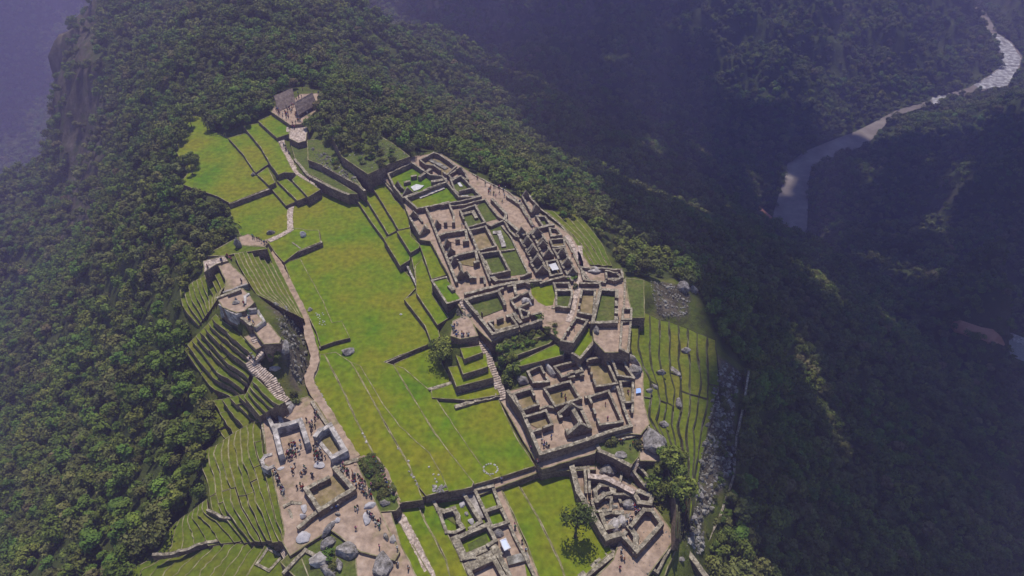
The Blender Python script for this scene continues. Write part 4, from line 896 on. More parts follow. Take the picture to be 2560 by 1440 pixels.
# ================================================================== THATCHED HUTS
def hut(key, s, zb, label, h=3.0, rise=4.2):
    # s: four eave corners (near left, near right, far right, far left) in pixels at eave height
    px = pts(key, s); E = [np.array(W(x, y, zb+h)) for x, y in px]; c = sum(E)/4
    t = empty('thatched_hut', (c[0], c[1], zb), label, 'hut', 'thatched huts by the gate')
    I = [e+(c-e)*.16 for e in E]
    for i in (1, 3):
        mb = MB(); run(mb, I[i], I[(i+1) % 4], zb+h, zb+h, zb-.5, .8, gh=rise-.5); mb.build('gable', STM, t)
    mb = MB(); run(mb, I[2], I[3], zb+h, zb+h, zb-.5, .8); mb.build('wall', STM, t)
    mb = MB(); run(mb, I[0], I[1], zb+h, zb+h, zb-.5, .8, doors=[(.5, 6)]); mb.build('wall', STM, t)
    r0 = (E[0]+E[3])/2+np.array([0, 0, rise]); r1 = (E[1]+E[2])/2+np.array([0, 0, rise])
    r0 = r0+(r0-r1)*.04; r1 = r1+(r1-r0)*.04
    mb = MB(); n = 14; vs = []; f = []
    rows = [E[0]+(E[0]-E[3])*.08-np.array([0,0,.9]), r0, E[3]+(E[3]-E[0])*.08-np.array([0,0,.9])]
    rowe = [E[1]+(E[1]-E[2])*.08-np.array([0,0,.9]), r1, E[2]+(E[2]-E[1])*.08-np.array([0,0,.9])]
    for side_ in range(2):
        A0, B0, A1, B1 = rows[side_], rows[side_+1], rowe[side_], rowe[side_+1]
        k0 = len(vs); kk = 6
        for i in range(n+1):
            for j in range(kk+1):
                p = (A0*(1-j/kk)+B0*(j/kk))*(1-i/n)+(A1*(1-j/kk)+B1*(j/kk))*(i/n)
                p = p+np.array([0, 0, jit(.13)+(.0 if j not in (2, 4) else .12)]); vs.append(p)
        for i in range(n):
            for j in range(kk):
                a = k0+i*(kk+1)+j; f.append((a, a+kk+1, a+kk+2, a+1))
    mb.add(vs, f)
    ro = mb.build('roof', 'thatch', t); sm = ro.modifiers.new('thickness', 'SOLIDIFY'); sm.thickness = .45; sm.offset = -1
    rg = MB(); run(rg, r0, r1, r0[2]+.35, r1[2]+.35, r0[2]-.3, .7, ruin=.08, ext=False); rg.build('ridge_cap', 'thatch', ro)
    return t
hut('P', "694,273 738,252 728,225 688,240", 8.4, 'left thatched hut, standing against the trees behind the crowd')
hut('P', "744,283 790,256 776,243 738,264", 10.3, 'right thatched hut, between the crowd and the round shrub bank')
# ================================================================== ROCKS
def rock_mesh(seed, flat=1.0, rough=.35, sub=3):
    bm = bmesh.new(); bmesh.ops.create_icosphere(bm, subdivisions=sub, radius=1)
    rs = random.Random(seed); pl = [(Vector((rs.uniform(-1,1), rs.uniform(-1,1), rs.uniform(-.3,1))).normalized(), rs.uniform(.55,.85)) for _ in range(7)]
    for v in bm.verts:
        p = v.co.copy(); k = 1+rough*noise.fractal(p*1.1+Vector((seed*7.3, seed, 0)), .8, 2.2, 4)
        q = p*k
        for nn, dd in pl:
            e = q.dot(nn)-dd
            if e > 0: q = q-nn*e*.85
        v.co = Vector((q.x, q.y, q.z*flat))
    me = bpy.data.meshes.new('boulder'); bm.to_mesh(me); bm.free(); return me
RM = {}
def rock(key, x, y, a, b, c, rz, label, m='boulder', name='boulder', cat='boulder', group=None, sink=.25, z=None, seed=None):
    a *= .58; b *= .58; c *= .6
    px = pts(key, "%g,%g" % (x, y))[0]; q = hit(*px) if z is None else Vector(W(px[0], px[1], z))
    sd = seed if seed is not None else random.randint(0, 9)
    k = (sd, m)
    if k not in RM: RM[k] = rock_mesh(sd); RM[k].materials.append(MATS[m])
    o = bpy.data.objects.new(name, RM[k]); COL.objects.link(o); o.location = q+Vector((0, 0, c*(1-sink)-c*.35)); o.scale = (a, b, c); o.rotation_euler.z = R(rz)
    return tag(o, label, cat, group)
rock('C', 1110, 95, 3.4, 2.0, 2.4, 20, 'grey boulder left of the narrow path above the plaza')
rock('C', 1430, 120, 2.6, 2.8, 3.0, 0, 'pale upright boulder right of the narrow path above the plaza', m='granite_white')
rock('C', 1880, 1290, 4.6, 3.4, 2.6, 25, 'large pointed grey boulder at the head of the lawn strips')
rock('C', 785, 230, 2.4, 1.7, 6.0, 10, 'dark standing stone on the grassy shoulder', sink=.1)
rock('C', 760, 790, 2.4, 1.8, 1.3, 20, 'carved ritual stone on the flat hilltop', seed=3)
rock('C', 765, 770, .8, .7, 2.2, 20, 'upright finger of the carved ritual stone', seed=4)
rock('C', 660, 890, 4.0, 3.4, 4.2, 40, 'grey cliff face under the hilltop parapet', m='fine_stone', sink=.5)
rock('C', 1500, 860, 1.6, 2.2, 1.2, -30, 'small pale boulder at the right edge of the sandy path')
rock('C', 1250, 1240, 2.6, 5.0, 4, 10, 'dark rock face right of the hollow below the hill', sink=.4)
rock('G', 1080, 1190, 6.4, 5.0, 3.6, 15, 'biggest smooth boulder of the quarry', seed=2)
rock('G', 870, 1125, 4.2, 2.6, 2.6, 40, 'wedge shaped boulder left of the biggest one')
rock('G', 800, 1290, 5.0, 4.0, 3.4, 10, 'pale speckled boulder at the lower left of the quarry', m='fine_stone')
rock('G', 880, 1400, 4.6, 2.6, 2.4, -30, 'grey slab boulder cut by the bottom edge')
rock('G', 990, 1330, 1.7, 3.6, 2.0, 20, 'slender upright boulder between pale and big boulders')
rock('G', 1430, 1330, 4.6, 7.0, 4.0, 5, 'rough mossy rounded boulder on the quarry sand')
rock('G', 880, 980, 1.6, 5.4, 2.2, -30, 'long leaning sliver of rock beside the quarry sand')
rock('G', 630, 1060, 3.6, 3.4, 1.6, 0, 'round pale stone shelf under the priest house', m='granite_white')
rock('G', 630, 850, 1.8, 1.6, 1.6, 0, 'pale round block beside the stone seat', m='granite_white')
rock('G', 640, 770, 1.6, 3.2, 1.0, 20, 'pale stone seat below the square', m='granite_white')
rock('G', 790, 335, 3.2, 2.2, 1.1, 0, 'flat pale altar slab on the temple square', m='granite_white')
rock('G', 410, 365, 1.9, 1.1, .4, 30, 'thin pale slab lying on the temple square', m='granite_white')
rock('G', 975, 885, 1.4, 1.6, 1.0, 0, 'small white block on the quarry sand', m='granite_white')
rock('G', 980, 825, 1.7, 1.0, 1.0, 0, 'small dark block on the quarry sand')
rock('G', 1460, 1050, 1.4, 2.6, 1.4, 20, 'narrow boulder at the lane edge, upper one')
rock('G', 1530, 1075, 1.6, 2.4, 1.4, 0, 'narrow pale boulder at the lane edge, lower one', m='fine_stone')
rock('G', 1450, 715, 2.6, 2.0, 1.8, 10, 'round boulder at the lower end of the shrub bed')
rock('G', 1270, 870, 1.9, 4.0, 1.6, 10, 'long pale block among the queueing visitors', m='granite_white')
rock('G', 1300, 740, 3.2, 2.0, 1.4, 30, 'stack of pale blocks at the head of the quarry', m='granite_white')
rock('H', 1730, 1130-1080+60, 6.8, 8.5, 6.5, 10, 'big streaked slab rock on the sandy shelf', seed=6)
rock('D', 1790, 145, 5.2, 3.8, 2.0, 0, 'pale triangular rock in the broken enclosure', m='fine_stone')
rock('D', 1110, 470, 3.6, 4.6, 3.0, 30, 'pale rock filling a cell of the great compound', m='fine_stone')
rock('D', 1270, 740, 1.7, 4.6, 3.4, 25, 'grey rock fin at the garden corner')
rock('D', 1800, 750, 1.8, 3.2, 2.6, 0, 'rounded grey rock beside the tall dark gable')
rock('F', 1520, 165, 2.4, 6.8, 3.4, 38, 'pale rock spur behind the tall narrow house', m='fine_stone')
rock('F', 1540, 280, 5, 4.0, 4.6, 20, 'dark rock mass at the outer edge of the lower town')
rock('F', 690, 270, 2.4, 6.4, 3.2, 30, 'sloping pale rock between two lower town houses', m='fine_stone')
rock('F', 895, 100, 2.6, 2.2, 1.8, 0, 'white rock at the tip of the curved garden', m='granite_white')
rock('F', 430, 370, 3.2, 4.4, 2.6, 40, 'dark rock beside the stair shrubs')
rock('F', 690, 640, 3.0, 1.6, 1.0, 10, 'flat bare rock in the lower town yard')
rock('F', 1340, 450, 2.2, 2.6, 3.0, 0, 'rounded rock squeezed between house corners')
rock('F', 1400, 1110, 3.6, 2.6, 1.2, 0, 'bare rock on the bastion lawn')
rock('H', 1280, 390, 5.5, 4.0, 5.0, 0, 'dark ribbed rock under the curved bastion', sink=.5)
rock('H', 1490, 730, 4.0, 3.6, 2.6, 0, 'layered rock in the middle of the corner ruins')
rock('H', 1340, 950, 4.2, 3.6, 2.6, 30, 'angular pale rock beside the half round shrine', m='fine_stone')
rock('H', 1420, 900, 2.6, 4.2, 3.0, 10, 'upright pale rock where the crowd passes', m='fine_stone')
rock('K', 1030, 860, 2.8, 2.6, 2.4, 0, 'round boulder above the blue roof panel')
rock('K', 525, 455, 1.8, 2.0, 1.0, 0, 'white round stone in the bottom compound', m='granite_white')
rock('K', 590, 580, 1.3, 1.5, .9, 0, 'pale stone between two white stones', m='fine_stone')
rock('K', 650, 690, 1.7, 2.2, 1.0, 30, 'white long stone in the bottom compound corner', m='granite_white')
rock('I', 820, 1180, 3.8, 7.5, 4.0, 15, 'tall pale outcrop on the outer terraces')
rock('I', 690, 1170, 3.0, 1.8, 2.4, 0, 'dark outcrop left of the tall pale one')
rock('I', 940, 950, 3.4, 2.4, 2.2, 20, 'small outcrop high on the outer terraces')
rock('F', 1980, 600, 2.0, 4.2, 2.6, 0, 'grey outcrop in the middle of the outer terraces')
rock('F', 1840, 810, 2.8, 2.4, 2.0, 0, 'low outcrop near the slab rock')
rock('F', 1690, 470, 2.4, 1.6, 1.4, 0, 'dark stone beside the blue sheet')
rock('F', 1750, 430, 2.6, 1.6, 1.2, -40, 'pale stone pile above the blue sheet')
rock('H', 2185, 640, 2.6, 2.6, 2.4, 0, 'dark boulder on the lowest grass right of the terraces')
rock('H', 2120, 865, 3.0, 1.2, 1.2, 20, 'flat pale slab on the lowest grass right of the terraces')
rock('H', 2010, 1275, 1.8, 1.4, 1.0, 0, 'small brown stone on the bottom right grass')
rock('I', 900, 330, 5.0, 4.0, 5.0, 0, 'brown rocky top of the knoll at the terrace head')
rock('I', 1010, 350, 3.6, 3.0, 3.6, 0, 'grey rock hanging over the forest beside the knoll')
rock('A', 1800, 1300, 2.0, 1.6, 1.6, 0, 'pale boulder at the head of the plaza lawn', m='fine_stone')
rock('A', 935, 1110, 1.9, 2.2, 2.0, 0, 'dark boulder at the corner of the far field')
rock('A', 1930, 470, 4.2, 2.0, 1.4, 20, 'white tarp like rock roof among the trees', m='granite_white', z=12)
rock('E', 1155, 165, 4.0, 2.0, 1.4, 15, 'long pale slab beside the winding stair', m='fine_stone')
rock('E', 1300, 590, 1.6, 5.2, 3.0, -15, 'grey rock spine behind the annex', m='fine_stone')
rock('C', 2410, 905, 1.0, .8, .5, 20, 'single white stone lying on the bright plaza lawn', m='granite_white')
# ring of stones, rows of stones on the lawn
for i in range(17):
    a = i/17*2*math.pi+jit(.1); rock('F', 105+72*math.cos(a), 1250+52*math.sin(a), .55, .5, .4, i*40, 'white stone of the ring on the lower plaza lawn', m='granite_white', name='stone', cat='stone', group='ring of white stones')
for i, (x, y) in enumerate([(1225,15),(1245,50),(1262,98),(1580,165),(1683,290),(1690,395),(1715,430),(1735,455),(1755,490),(1770,520),(1785,545),(1800,570),(1890,350),(1935,425),(1950,470),(1965,500),(1985,430)]):
    rock('G', x, y, .8+jit(.3), .7, .45, i*50, 'pale stone in the broken rows across the lower lawn strips', m='fine_stone', name='stone', cat='stone', group='stones on the lawn strips')
for i in range(26):
    rock('G', 1930+random.random()*130, 535+random.random()*70, .6+random.random()*.9, .6, .5, random.random()*180, 'cut stone in the pile beside the bottom compound wall', name='stone', cat='stone', group='pile of cut stones')
for i in range(20):
    t = i/19; rock('E', 1540+125*t+jit(12), 310+210*t+jit(8), .5+random.random()*.3, .5, .4, random.random()*180, 'small stone of the row between path and lawn', m='fine_stone', name='stone', cat='stone', group='row of stones by the path')
for i in range(16):
    rock('C', 1560+random.random()*90, 890+random.random()*120, .5, .45, .35, random.random()*180, 'small white stone scattered on grass right of the path', m='granite_white', name='stone', cat='stone', group='scattered stones right of the path')
def rubble(poly, n, smin, smax, label, key='P', name='rubble', m='rubble'):
    px = pts(key, poly); xs = [p[0] for p in px]; ys = [p[1] for p in px]; mb = MB(); base = rock_mesh(5, sub=1); k = 0
    bv = [v.co.copy() for v in base.vertices]; bf = [tuple(p.vertices) for p in base.polygons]
    while k < n:
        x, y = random.uniform(min(xs), max(xs)), random.uniform(min(ys), max(ys))
        if not inside(px, x, y): continue
        q = hit(x, y); s_ = smin*(smax/smin)**(random.random()**2); k += 1
        rot = Matrix.Rotation(random.random()*6.3, 3, 'Z')@Matrix.Rotation(jit(.7), 3, 'X'); sc = Vector((s_*random.uniform(.6,1.3), s_*random.uniform(.6,1.2), s_*random.uniform(.4,.9)))
        mb.add([q+Vector((0,0,s_*.2))+rot@Vector((v.x*sc.x, v.y*sc.y, v.z*sc.z)) for v in bv], bf)
    o = mb.build(name, m); tag(o, label, 'rubble', kind='stuff'); return o
rubble("1800,900 1850,930 1835,1040 1840,1180 1800,1230 1740,1340 1715,1370 1740,1240 1755,1120 1780,1000", 800, .25, 1.5, 'tumbled grey boulders down the right flank outside the terraces')
rubble("1625,700 1700,712 1725,740 1722,790 1650,800 1635,760", 330, .2, .9, 'loose stones covering the knoll at the terrace head')
rubble("780,370 850,400 905,455 870,460 800,420", 220, .25, 1.1, 'broken rocks on the bank below the round shrub bank')
rubble("675,755 720,765 760,850 775,930 745,960 715,900 700,820", 260, .2, 1.1, 'rough rocks on the hill flank beside the sandy path')
rubble("860,380 935,335 1020,388 925,430", 260, .15, .6, 'loose stones over the rough grass of the great platform')
rubble("990,420 1190,445 1330,560 1420,640 1560,700 1575,860 1440,870 1230,850 1150,760 1060,600", 700, .08, .3, 'small fallen stones around the upper town walls')
rubble("1290,960 1420,900 1520,880 1600,920 1610,1060 1560,1100 1360,1140 1330,1060", 320, .08, .3, 'small fallen stones around the lower town walls')
rubble("1500,1150 1680,1190 1740,1330 1640,1440 1540,1440 1480,1300", 260, .1, .4, 'small fallen stones around the corner ruins')
rubble("1725,1320 1760,1330 1755,1380 1740,1385 1722,1350", 120, .4, 1.3, 'pale scree patch at the foot of the right flank')
rubble("1480,1210 1530,1215 1560,1260 1590,1300 1540,1350 1490,1300 1470,1250", 170, .3, 1.0, 'loose stones among the corner ruins')
rubble("1140,770 1175,760 1200,790 1150,800", 50, .4, 1.1, 'rock heap above the round lookout')
rubble("625,880 655,890 640,925 620,915", 40, .4, 1.0, 'pale stones at the bend of the winding stair')
# ================================================================== SHEETS AND PANELS
def cloth(key, s, z, label, m, name='tarp', cat='tarp', group=None, th=.15):
    P = subdiv([W(x, y, z)[:2] for x, y in pts(key, s)], .8, True, .05); n = len(P)
    mb = MB(); mb.add([(x, y, z+jit(.1)) for x, y in P], tri_poly(P)); mb.v += [(x, y, z-th) for x, y in P]; mb.f += [(i, i+n, (i+1) % n+n, (i+1) % n) for i in range(n)]; mb.m += [0]*n
    return tag(mb.build(name, m), label, cat, group)
cloth('B', "505,510 560,480 640,495 600,530 540,548", U+.7, 'white protective sheet on the grass of the large far hall', 'tarp_white')
cloth('B', "975,470 1000,465 1030,500 1000,505", U+.7, 'small white sheet at the upper end of the narrow house', 'tarp_white')
cloth('B', "1015,592 1080,590 1110,622 1045,628", U+.7, 'white sheet at the lower end of the narrow house', 'tarp_white')
cloth('B', "1885,1285 1955,1268 1990,1330 1925,1345", U+2.2, 'white sheet roof stretched over the pit between gable rows', 'tarp_white')
cloth('F', "1562,445 1605,440 1612,485 1560,492", 2.0, 'bright blue sheet lying at the outer edge of the lower town', 'tarp_blue')
def panel():
    z = B_+2.4; P = [W(x, y, z) for x, y in pts('K', "1058,950 1130,920 1192,1050 1115,1085")]; c = np.mean(P, axis=0)
    t = empty('roof_panel', c, 'pale blue flat roof panel with white frame in the sandy room', 'roof panel')
    mb = MB(); Q = [np.array(p) for p in P]; mb.add([*(q for q in Q), *(q-np.array([0,0,.2]) for q in Q)], [(0,1,2,3),(0,4,5,1),(1,5,6,2),(2,6,7,3),(3,7,4,0)]); mb.build('panel', 'skylight_cloth', t)
    for i in range(4):
        fb = MB(); a, b = Q[i], Q[(i+1) % 4]; run(fb, a, b, z+.12, z+.12, z-.25, .3, ruin=0); fb.build('frame', 'tarp_white', t)
    for q in Q:
        pb = MB(); qq = q+(c-q)*.08; pb.add([(qq[0]+dx, qq[1]+dy, zz) for zz in (B_, z-.2) for dx, dy in ((-.1,-.1),(.1,-.1),(.1,.1),(-.1,.1))], [(0,1,5,4),(1,2,6,5),(2,3,7,6),(3,0,4,7)]); pb.build('leg', 'bark', t)
panel()
# far white building by the river road
def far_house():
    q = ground_hit(2525, 850); t = empty('white_building', q, 'low white building beside the red earth bank at the right edge', 'building')
    a = R(-38); d = Vector((math.cos(a), math.sin(a), 0)); nn = Vector((-d.y, d.x, 0)); L2, W2, hh = 20, 4, 3.5
    mb = MB(); base = [q+d*x*L2+nn*y*W2 for x, y in ((-1,-1),(1,-1),(1,1),(-1,1))]
    mb.add([p+Vector((0,0,z)) for z in (-12, hh) for p in base], [(0,1,5,4),(1,2,6,5),(2,3,7,6),(3,0,4,7)]); mb.build('wall', 'tarp_white', t)
    mb = MB(); rr = [q-d*(L2+1)+Vector((0,0,hh+3)), q+d*(L2+1)+Vector((0,0,hh+3))]; e = [q+d*x*(L2+1)+nn*y*(W2+1)+Vector((0,0,hh+.1)) for x, y in ((-1,-1),(1,-1),(1,1),(-1,1))]
    mb.add([*e, *rr], [(0,1,5,4),(2,3,4,5),(0,4,3),(1,2,5)]); mb.build('roof', 'fine_stone', t)
far_house()

# ================================================================== TREES
def crown_mesh(seed, n, rx, rz, lobes, leaf, zc, matn):
    rs = random.Random(seed); L = []
    for i in range(lobes):
        a = rs.random()*6.283; r = rx*.62*math.sqrt(rs.random()); L.append((Vector((math.cos(a)*r, math.sin(a)*r, zc+rs.uniform(-.45,.6)*rz)), rs.uniform(.26,.62)*rx))
    vs, fs = [], []
    for i in range(n):
        c, r = L[i % lobes]
        d = Vector((rs.gauss(0,1), rs.gauss(0,1), rs.gauss(.35,1))).normalized(); k = rs.uniform(.6, 1.22)
        p = c+Vector((d.x*r*k, d.y*r*k, d.z*r*k*.85))
        nn = (d+Vector((rs.uniform(-.7,.7), rs.uniform(-.7,.7), rs.uniform(-.4,.9)))).normalized()
        t1 = nn.orthogonal().normalized(); t1 = Matrix.Rotation(rs.random()*6.28, 3, nn)@t1; t2 = nn.cross(t1); s_ = leaf*rs.uniform(.6,1.35)
        k0 = len(vs); vs += [p+t1*s_, p+t2*s_*.7+nn*s_*.2, p-t1*s_*.9, p-t2*s_*.7+nn*s_*.15]; fs.append((k0, k0+1, k0+2, k0+3))
    me = bpy.data.meshes.new('crown'); me.from_pydata([tuple(v) for v in vs], [], fs); me.materials.append(MATS[matn]); return me
def trunk_mesh(h, r, seed, limbs=4, rx=2.5, lean=(0,0)):
    rs = random.Random(seed); mb = MB()
    def tube(P, rr, seg=6):
        k = len(mb.v)
        for p, r_ in zip(P, rr):
            for j in range(seg): a = j/seg*6.283; mb.v.append((p[0]+math.cos(a)*r_, p[1]+math.sin(a)*r_, p[2]))
        for i in range(len(P)-1):
            for j in range(seg): mb.f.append((k+i*seg+j, k+i*seg+(j+1) % seg, k+(i+1)*seg+(j+1) % seg, k+(i+1)*seg+j)); mb.m.append(0)
    P = [Vector((lean[0]*t+rs.uniform(-.1,.1)*h*.1*t, lean[1]*t, h*t-.8*(1-t))) for t in (0,.2,.45,.7,1)]
    tube(P, [r*1.5, r, r*.85, r*.7, r*.3])
    for i in range(limbs):
        a = i/limbs*6.283+rs.random(); b = P[2+i % 2]; e = b+Vector((math.cos(a)*rx*.7, math.sin(a)*rx*.7, h*rs.uniform(.25,.45))); m = (b+e)/2+Vector((0,0,-.2))
        tube([b, m, e], [r*.5, r*.35, r*.12], 5)
    me = bpy.data.meshes.new('trunk'); me.from_pydata(mb.v, [], mb.f); me.materials.append(MATS['bark']); return me
mat('leaves_brown', [(.085,.078,.03),(.125,.112,.045),(.16,.145,.065)], scale=0.5, detail=3, scale2=.022, rnd=.3, rough=.8)
CR = [crown_mesh(11+i, 620, 3.3+.4*((i*2) % 4), 2.5+.35*(i % 3), 5+(i*3) % 6, .5, 4.6, m) for i, m in enumerate(['leaves','leaves','leaves_olive','leaves','leaves_bright','leaves_olive','leaves_brown','leaves_bright'])]
TR = [trunk_mesh(5.0, .22, 40+i) for i in range(3)]
def tree(q, k, sc, label, group, name='forest_tree', cat='tree', crown=None, trunk=None, mats=None):
    t = empty(name, q, label, cat, group, rz=random.random()*6.28); t.scale = (sc, sc, sc*random.uniform(.85,1.15))
    for nm, me_ in (('trunk', trunk or TR[k % 3]), ('crown', crown or CR[k])):
        o = bpy.data.objects.new(nm, me_); COL.objects.link(o); o.parent = t
    return t
# candidate places
cam_f = Vector((0, CP, -SP)); cam_u = Vector((0, SP, CP))
def proj(x, y, z):
    d = Vector((x, y, z-CAM_H)); f = d.dot(cam_f)
    if f <= 1: return None
    return 1280+F*d.x/f, 720-F*d.dot(cam_u)/f, f
TWX = gx; cand = []
def bilarr(A_, x, y):
    i = int(np.clip(np.searchsorted(gx, x)-1, 0, len(gx)-2)); j = int(np.clip(np.searchsorted(gy, y)-1, 0, len(gy)-2)); return A_[j, i]
rs = random.Random(5)
GSL = np.hypot(np.gradient(GZ, gx, axis=1), np.gradient(GZ, gy, axis=0))
y = 20.0
while y < 2300:
    step = 5.0 if y < 520 else (6.5 if y < 900 else 10.0)
    x = -1500.0
    while x < 1700:
        px_, py_ = x+rs.uniform(-.5,.5)*step, y+rs.uniform(-.5,.5)*step; x += step
        z = H(px_, py_); pr = proj(px_, py_, z)
        if pr is None or not (-160 < pr[0] < 2720 and -90 < pr[1] < 1640): continue
        if inside(cit, px_, py_) or inside(RIVW, px_, py_) or any(inside(B__, px_, py_) for B__ in BANKS): continue
        if y < 520 and top_at(px_, py_) > z+.01: continue
        rk = bilarr(ROCK, px_, py_); sl_ = bilarr(GSL, px_, py_)
        if rk > .5 and rs.random() < .72: continue
        if sl_ > 1.9 and rs.random() < .6: continue
        dens = noise.noise(Vector((px_/45, py_/45, 3)))
        if dens < -.25 and rs.random() < .5: continue
        cand.append((px_, py_, z, pr, step))
    y += step
# the 300 trees that show largest become things, the rest of the wood is one mass
vis = []
for c in sorted(cand, key=lambda c: c[3][2]):
    if len(vis) >= 140: break
    px_, py_ = c[3][0], c[3][1]
    if not (0 < px_ < 2560 and 0 < py_ < 1440): continue
    q = ground_hit(px_, py_)
    if abs(q.x-c[0])+abs(q.y-c[1]) < 8: vis.append(c)
vs_ = set(id(c) for c in vis)
kinds = ['dark green rounded tree', 'dense green tree', 'olive brown tree', 'deep green tree', 'bright green tree', 'dull olive tree']
for c in vis:
    big = noise.noise(Vector((c[0]/30, c[1]/30, 9))); k = rs.choice([0,1,2,3,5]) if rs.random() > (.45 if c[0] < 0 else .2) else 4
    X_, Y_ = c[3][0], c[3][1]
    if c[0] < 0: side_ = 'at the very bottom left of the wood' if Y_ > 1300 and X_ < 200 else 'in the wood beside the lined slope terraces' if X_ > 230 and Y_ > 1150 else 'in the wood at the left picture edge' if X_ < 180 else 'in the wood below the curved terraces' if X_ > 330 else 'in the middle of the left wood'
    else: side_ = 'touching the thin outer wall on the right' if X_ < 1900 else 'in the lower right corner wood' if X_ > 2300 else 'in the lower wood, well right of the outer wall'
    sc_ = rs.choice((rs.uniform(.5,.8), rs.uniform(.8,1.45), rs.uniform(.8,1.45)))
    t = tree(Vector((c[0], c[1], c[2]-.3)), k, sc_, ('small ' if sc_ < .8 else 'large ' if sc_ > 1.15 else '')+kinds[k]+' '+side_, 'trees '+side_)
# forest mass (geometry nodes over points, one object)
rest = [c for c in cand if id(c) not in vs_]
src = bpy.data.collections.new('crown_kinds')
for i, m_ in enumerate(CR):
    o = bpy.data.objects.new('crown_kind', m_); src.objects.link(o)
pm = bpy.data.meshes.new('forest'); pm.from_pydata([(c[0], c[1], c[2]-.6) for c in rest], [], [])
def setattr_(nm, tp, vals): a_ = pm.attributes.new(nm, tp, 'POINT'); a_.data.foreach_set('value', vals)
def kindof(c):
    v = noise.noise(Vector((c[0]/70, c[1]/70, 21)))+rs.uniform(-.35,.35)
    if c[0] < 0 and rs.random() < .24: return rs.choice((4, 7))
    if rs.random() < .03: return 6
    return 2 if v > .22 else (5 if v > .12 else (rs.choice((4, 7)) if v < -.42 else rs.choice([0,1,3])))
setattr_('kind', 'INT', [kindof(c) for c in rest])
setattr_('size', 'FLOAT', [(rs.uniform(.4,.8) if rs.random() < .35 else rs.uniform(.8,1.45))*(c[4]/6.0 if c[4] > 6 else .95) for c in rest])
setattr_('turn', 'FLOAT', [rs.random()*6.28 for c in rest])
fo = bpy.data.objects.new('forest', pm); COL.objects.link(fo)
tag(fo, 'dense mixed forest covering the mountain slopes around the ruins', 'forest', kind='stuff')
ng = bpy.data.node_groups.new('forest', 'GeometryNodeTree')
ng.interface.new_socket('Geometry', in_out='INPUT', socket_type='NodeSocketGeometry'); ng.interface.new_socket('Geometry', in_out='OUTPUT', socket_type='NodeSocketGeometry')
NN = ng.nodes; gi = NN.new('NodeGroupInput'); go = NN.new('NodeGroupOutput')
ip = NN.new('GeometryNodeInstanceOnPoints'); ci = NN.new('GeometryNodeCollectionInfo'); ci.inputs['Collection'].default_value = src
ci.inputs['Separate Children'].default_value = True; ci.inputs['Reset Children'].default_value = True
def na(nm, tp): a_ = NN.new('GeometryNodeInputNamedAttribute'); a_.data_type = tp; a_.inputs['Name'].default_value = nm; return a_.outputs[0]
cx = NN.new('ShaderNodeCombineXYZ'); ng.links.new(na('turn', 'FLOAT'), cx.inputs[2])
ng.links.new(gi.outputs[0], ip.inputs['Points']); ng.links.new(ci.outputs[0], ip.inputs['Instance']); ip.inputs['Pick Instance'].default_value = True
ng.links.new(na('kind', 'INT'), ip.inputs['Instance Index']); ng.links.new(cx.outputs[0], ip.inputs['Rotation']); ng.links.new(na('size', 'FLOAT'), ip.inputs['Scale'])
ng.links.new(ip.outputs[0], go.inputs[0])
fm = fo.modifiers.new('forest', 'NODES'); fm.node_group = ng
print('trees', len(vis), 'mass', len(rest))
# single trees and shrubs among the ruins
big_cr = crown_mesh(77, 1050, 5.0, 3.4, 10, .42, 10.0, 'leaves')
big_tr = trunk_mesh(10.5, .42, 9, 6, 4.5)
q = hit(1438, 1342); t = tree(q, 0, 1, 'lone round crowned tree on the green lawn with its shadow at its foot', None, name='lone_tree', crown=big_cr, trunk=big_tr); t.rotation_euler.z = 0
def shrub_mesh(seed, n, r, leaf, m): return crown_mesh(seed, n, r, r*.5, 6, leaf, r*.45, m)
SH = [shrub_mesh(60, 260, 1.6, .26, 'leaves_shrub'), shrub_mesh(61, 260, 1.6, .26, 'leaves_bright'), shrub_mesh(62, 260, 1.6, .26, 'leaves_olive')]
STEM = trunk_mesh(1.2, .07, 3, 3, .8)
def shrub(x, y, sc, k, label, group, name='shrub', cat='shrub'):
    label = ('small ' if sc < .85 else 'large ' if sc > 1.0 else 'middling ')+('brownish green ', 'bright green ', 'olive ')[k]+label
    q = hit(x, y); t = empty(name, q, label, cat, group, rz=random.random()*6); t.scale = (sc, sc, sc*.9)
    for nm, me_ in (('stem', STEM), ('foliage', SH[k])):
        o = bpy.data.objects.new(nm, me_); COL.objects.link(o); o.parent = t
wide = crown_mesh(78, 1500, 6.0, 5.0, 11, .42, 6.0, 'leaves'); wide_t = trunk_mesh(7, .4, 10, 6, 4)
tree(hit(1108, 905), 0, 1.0, 'big spreading tree left of the round lookout', None, name='spreading_tree', crown=wide, trunk=wide_t)
tree(hit(1090, 880), 0, .55, 'smaller tree leaning on the big spreading tree by the lookout', None, name='spreading_tree', crown=wide, trunk=wide_t)
CN = ['dark rounded','dense green','olive','deep green','bright green','dull olive','brownish','fresh green']
def grove(poly, n, sc, label, group, ks=(0,1,3), zoff=0, name='tree'):
    px = pts('P', poly); xs = [p[0] for p in px]; ys = [p[1] for p in px]; k = 0; D = []; tries = 0
    while k < n and tries < 4000:
        tries += 1
        x, y = random.uniform(min(xs), max(xs)), random.uniform(min(ys), max(ys))
        if not inside(px, x, y): continue
        q = hit(x, y)
        if any((q-d).length < 4.2*sc for d in D): continue
        D.append(q); k += 1; kk = random.choice(ks); sc_ = sc*random.uniform(.7,1.3); tree(q, kk, sc_, ('small ' if sc_ < sc*.88 else 'large ' if sc_ > sc*1.14 else '')+CN[kk]+' '+label, group, name=name)
grove("505,250 560,235 620,225 680,235 672,285 610,320 580,335 530,320 505,290", 34, .9, 'leafy tree of the round grove left of the thatched huts', 'grove left of the thatched huts', ks=(0,1,3,4))
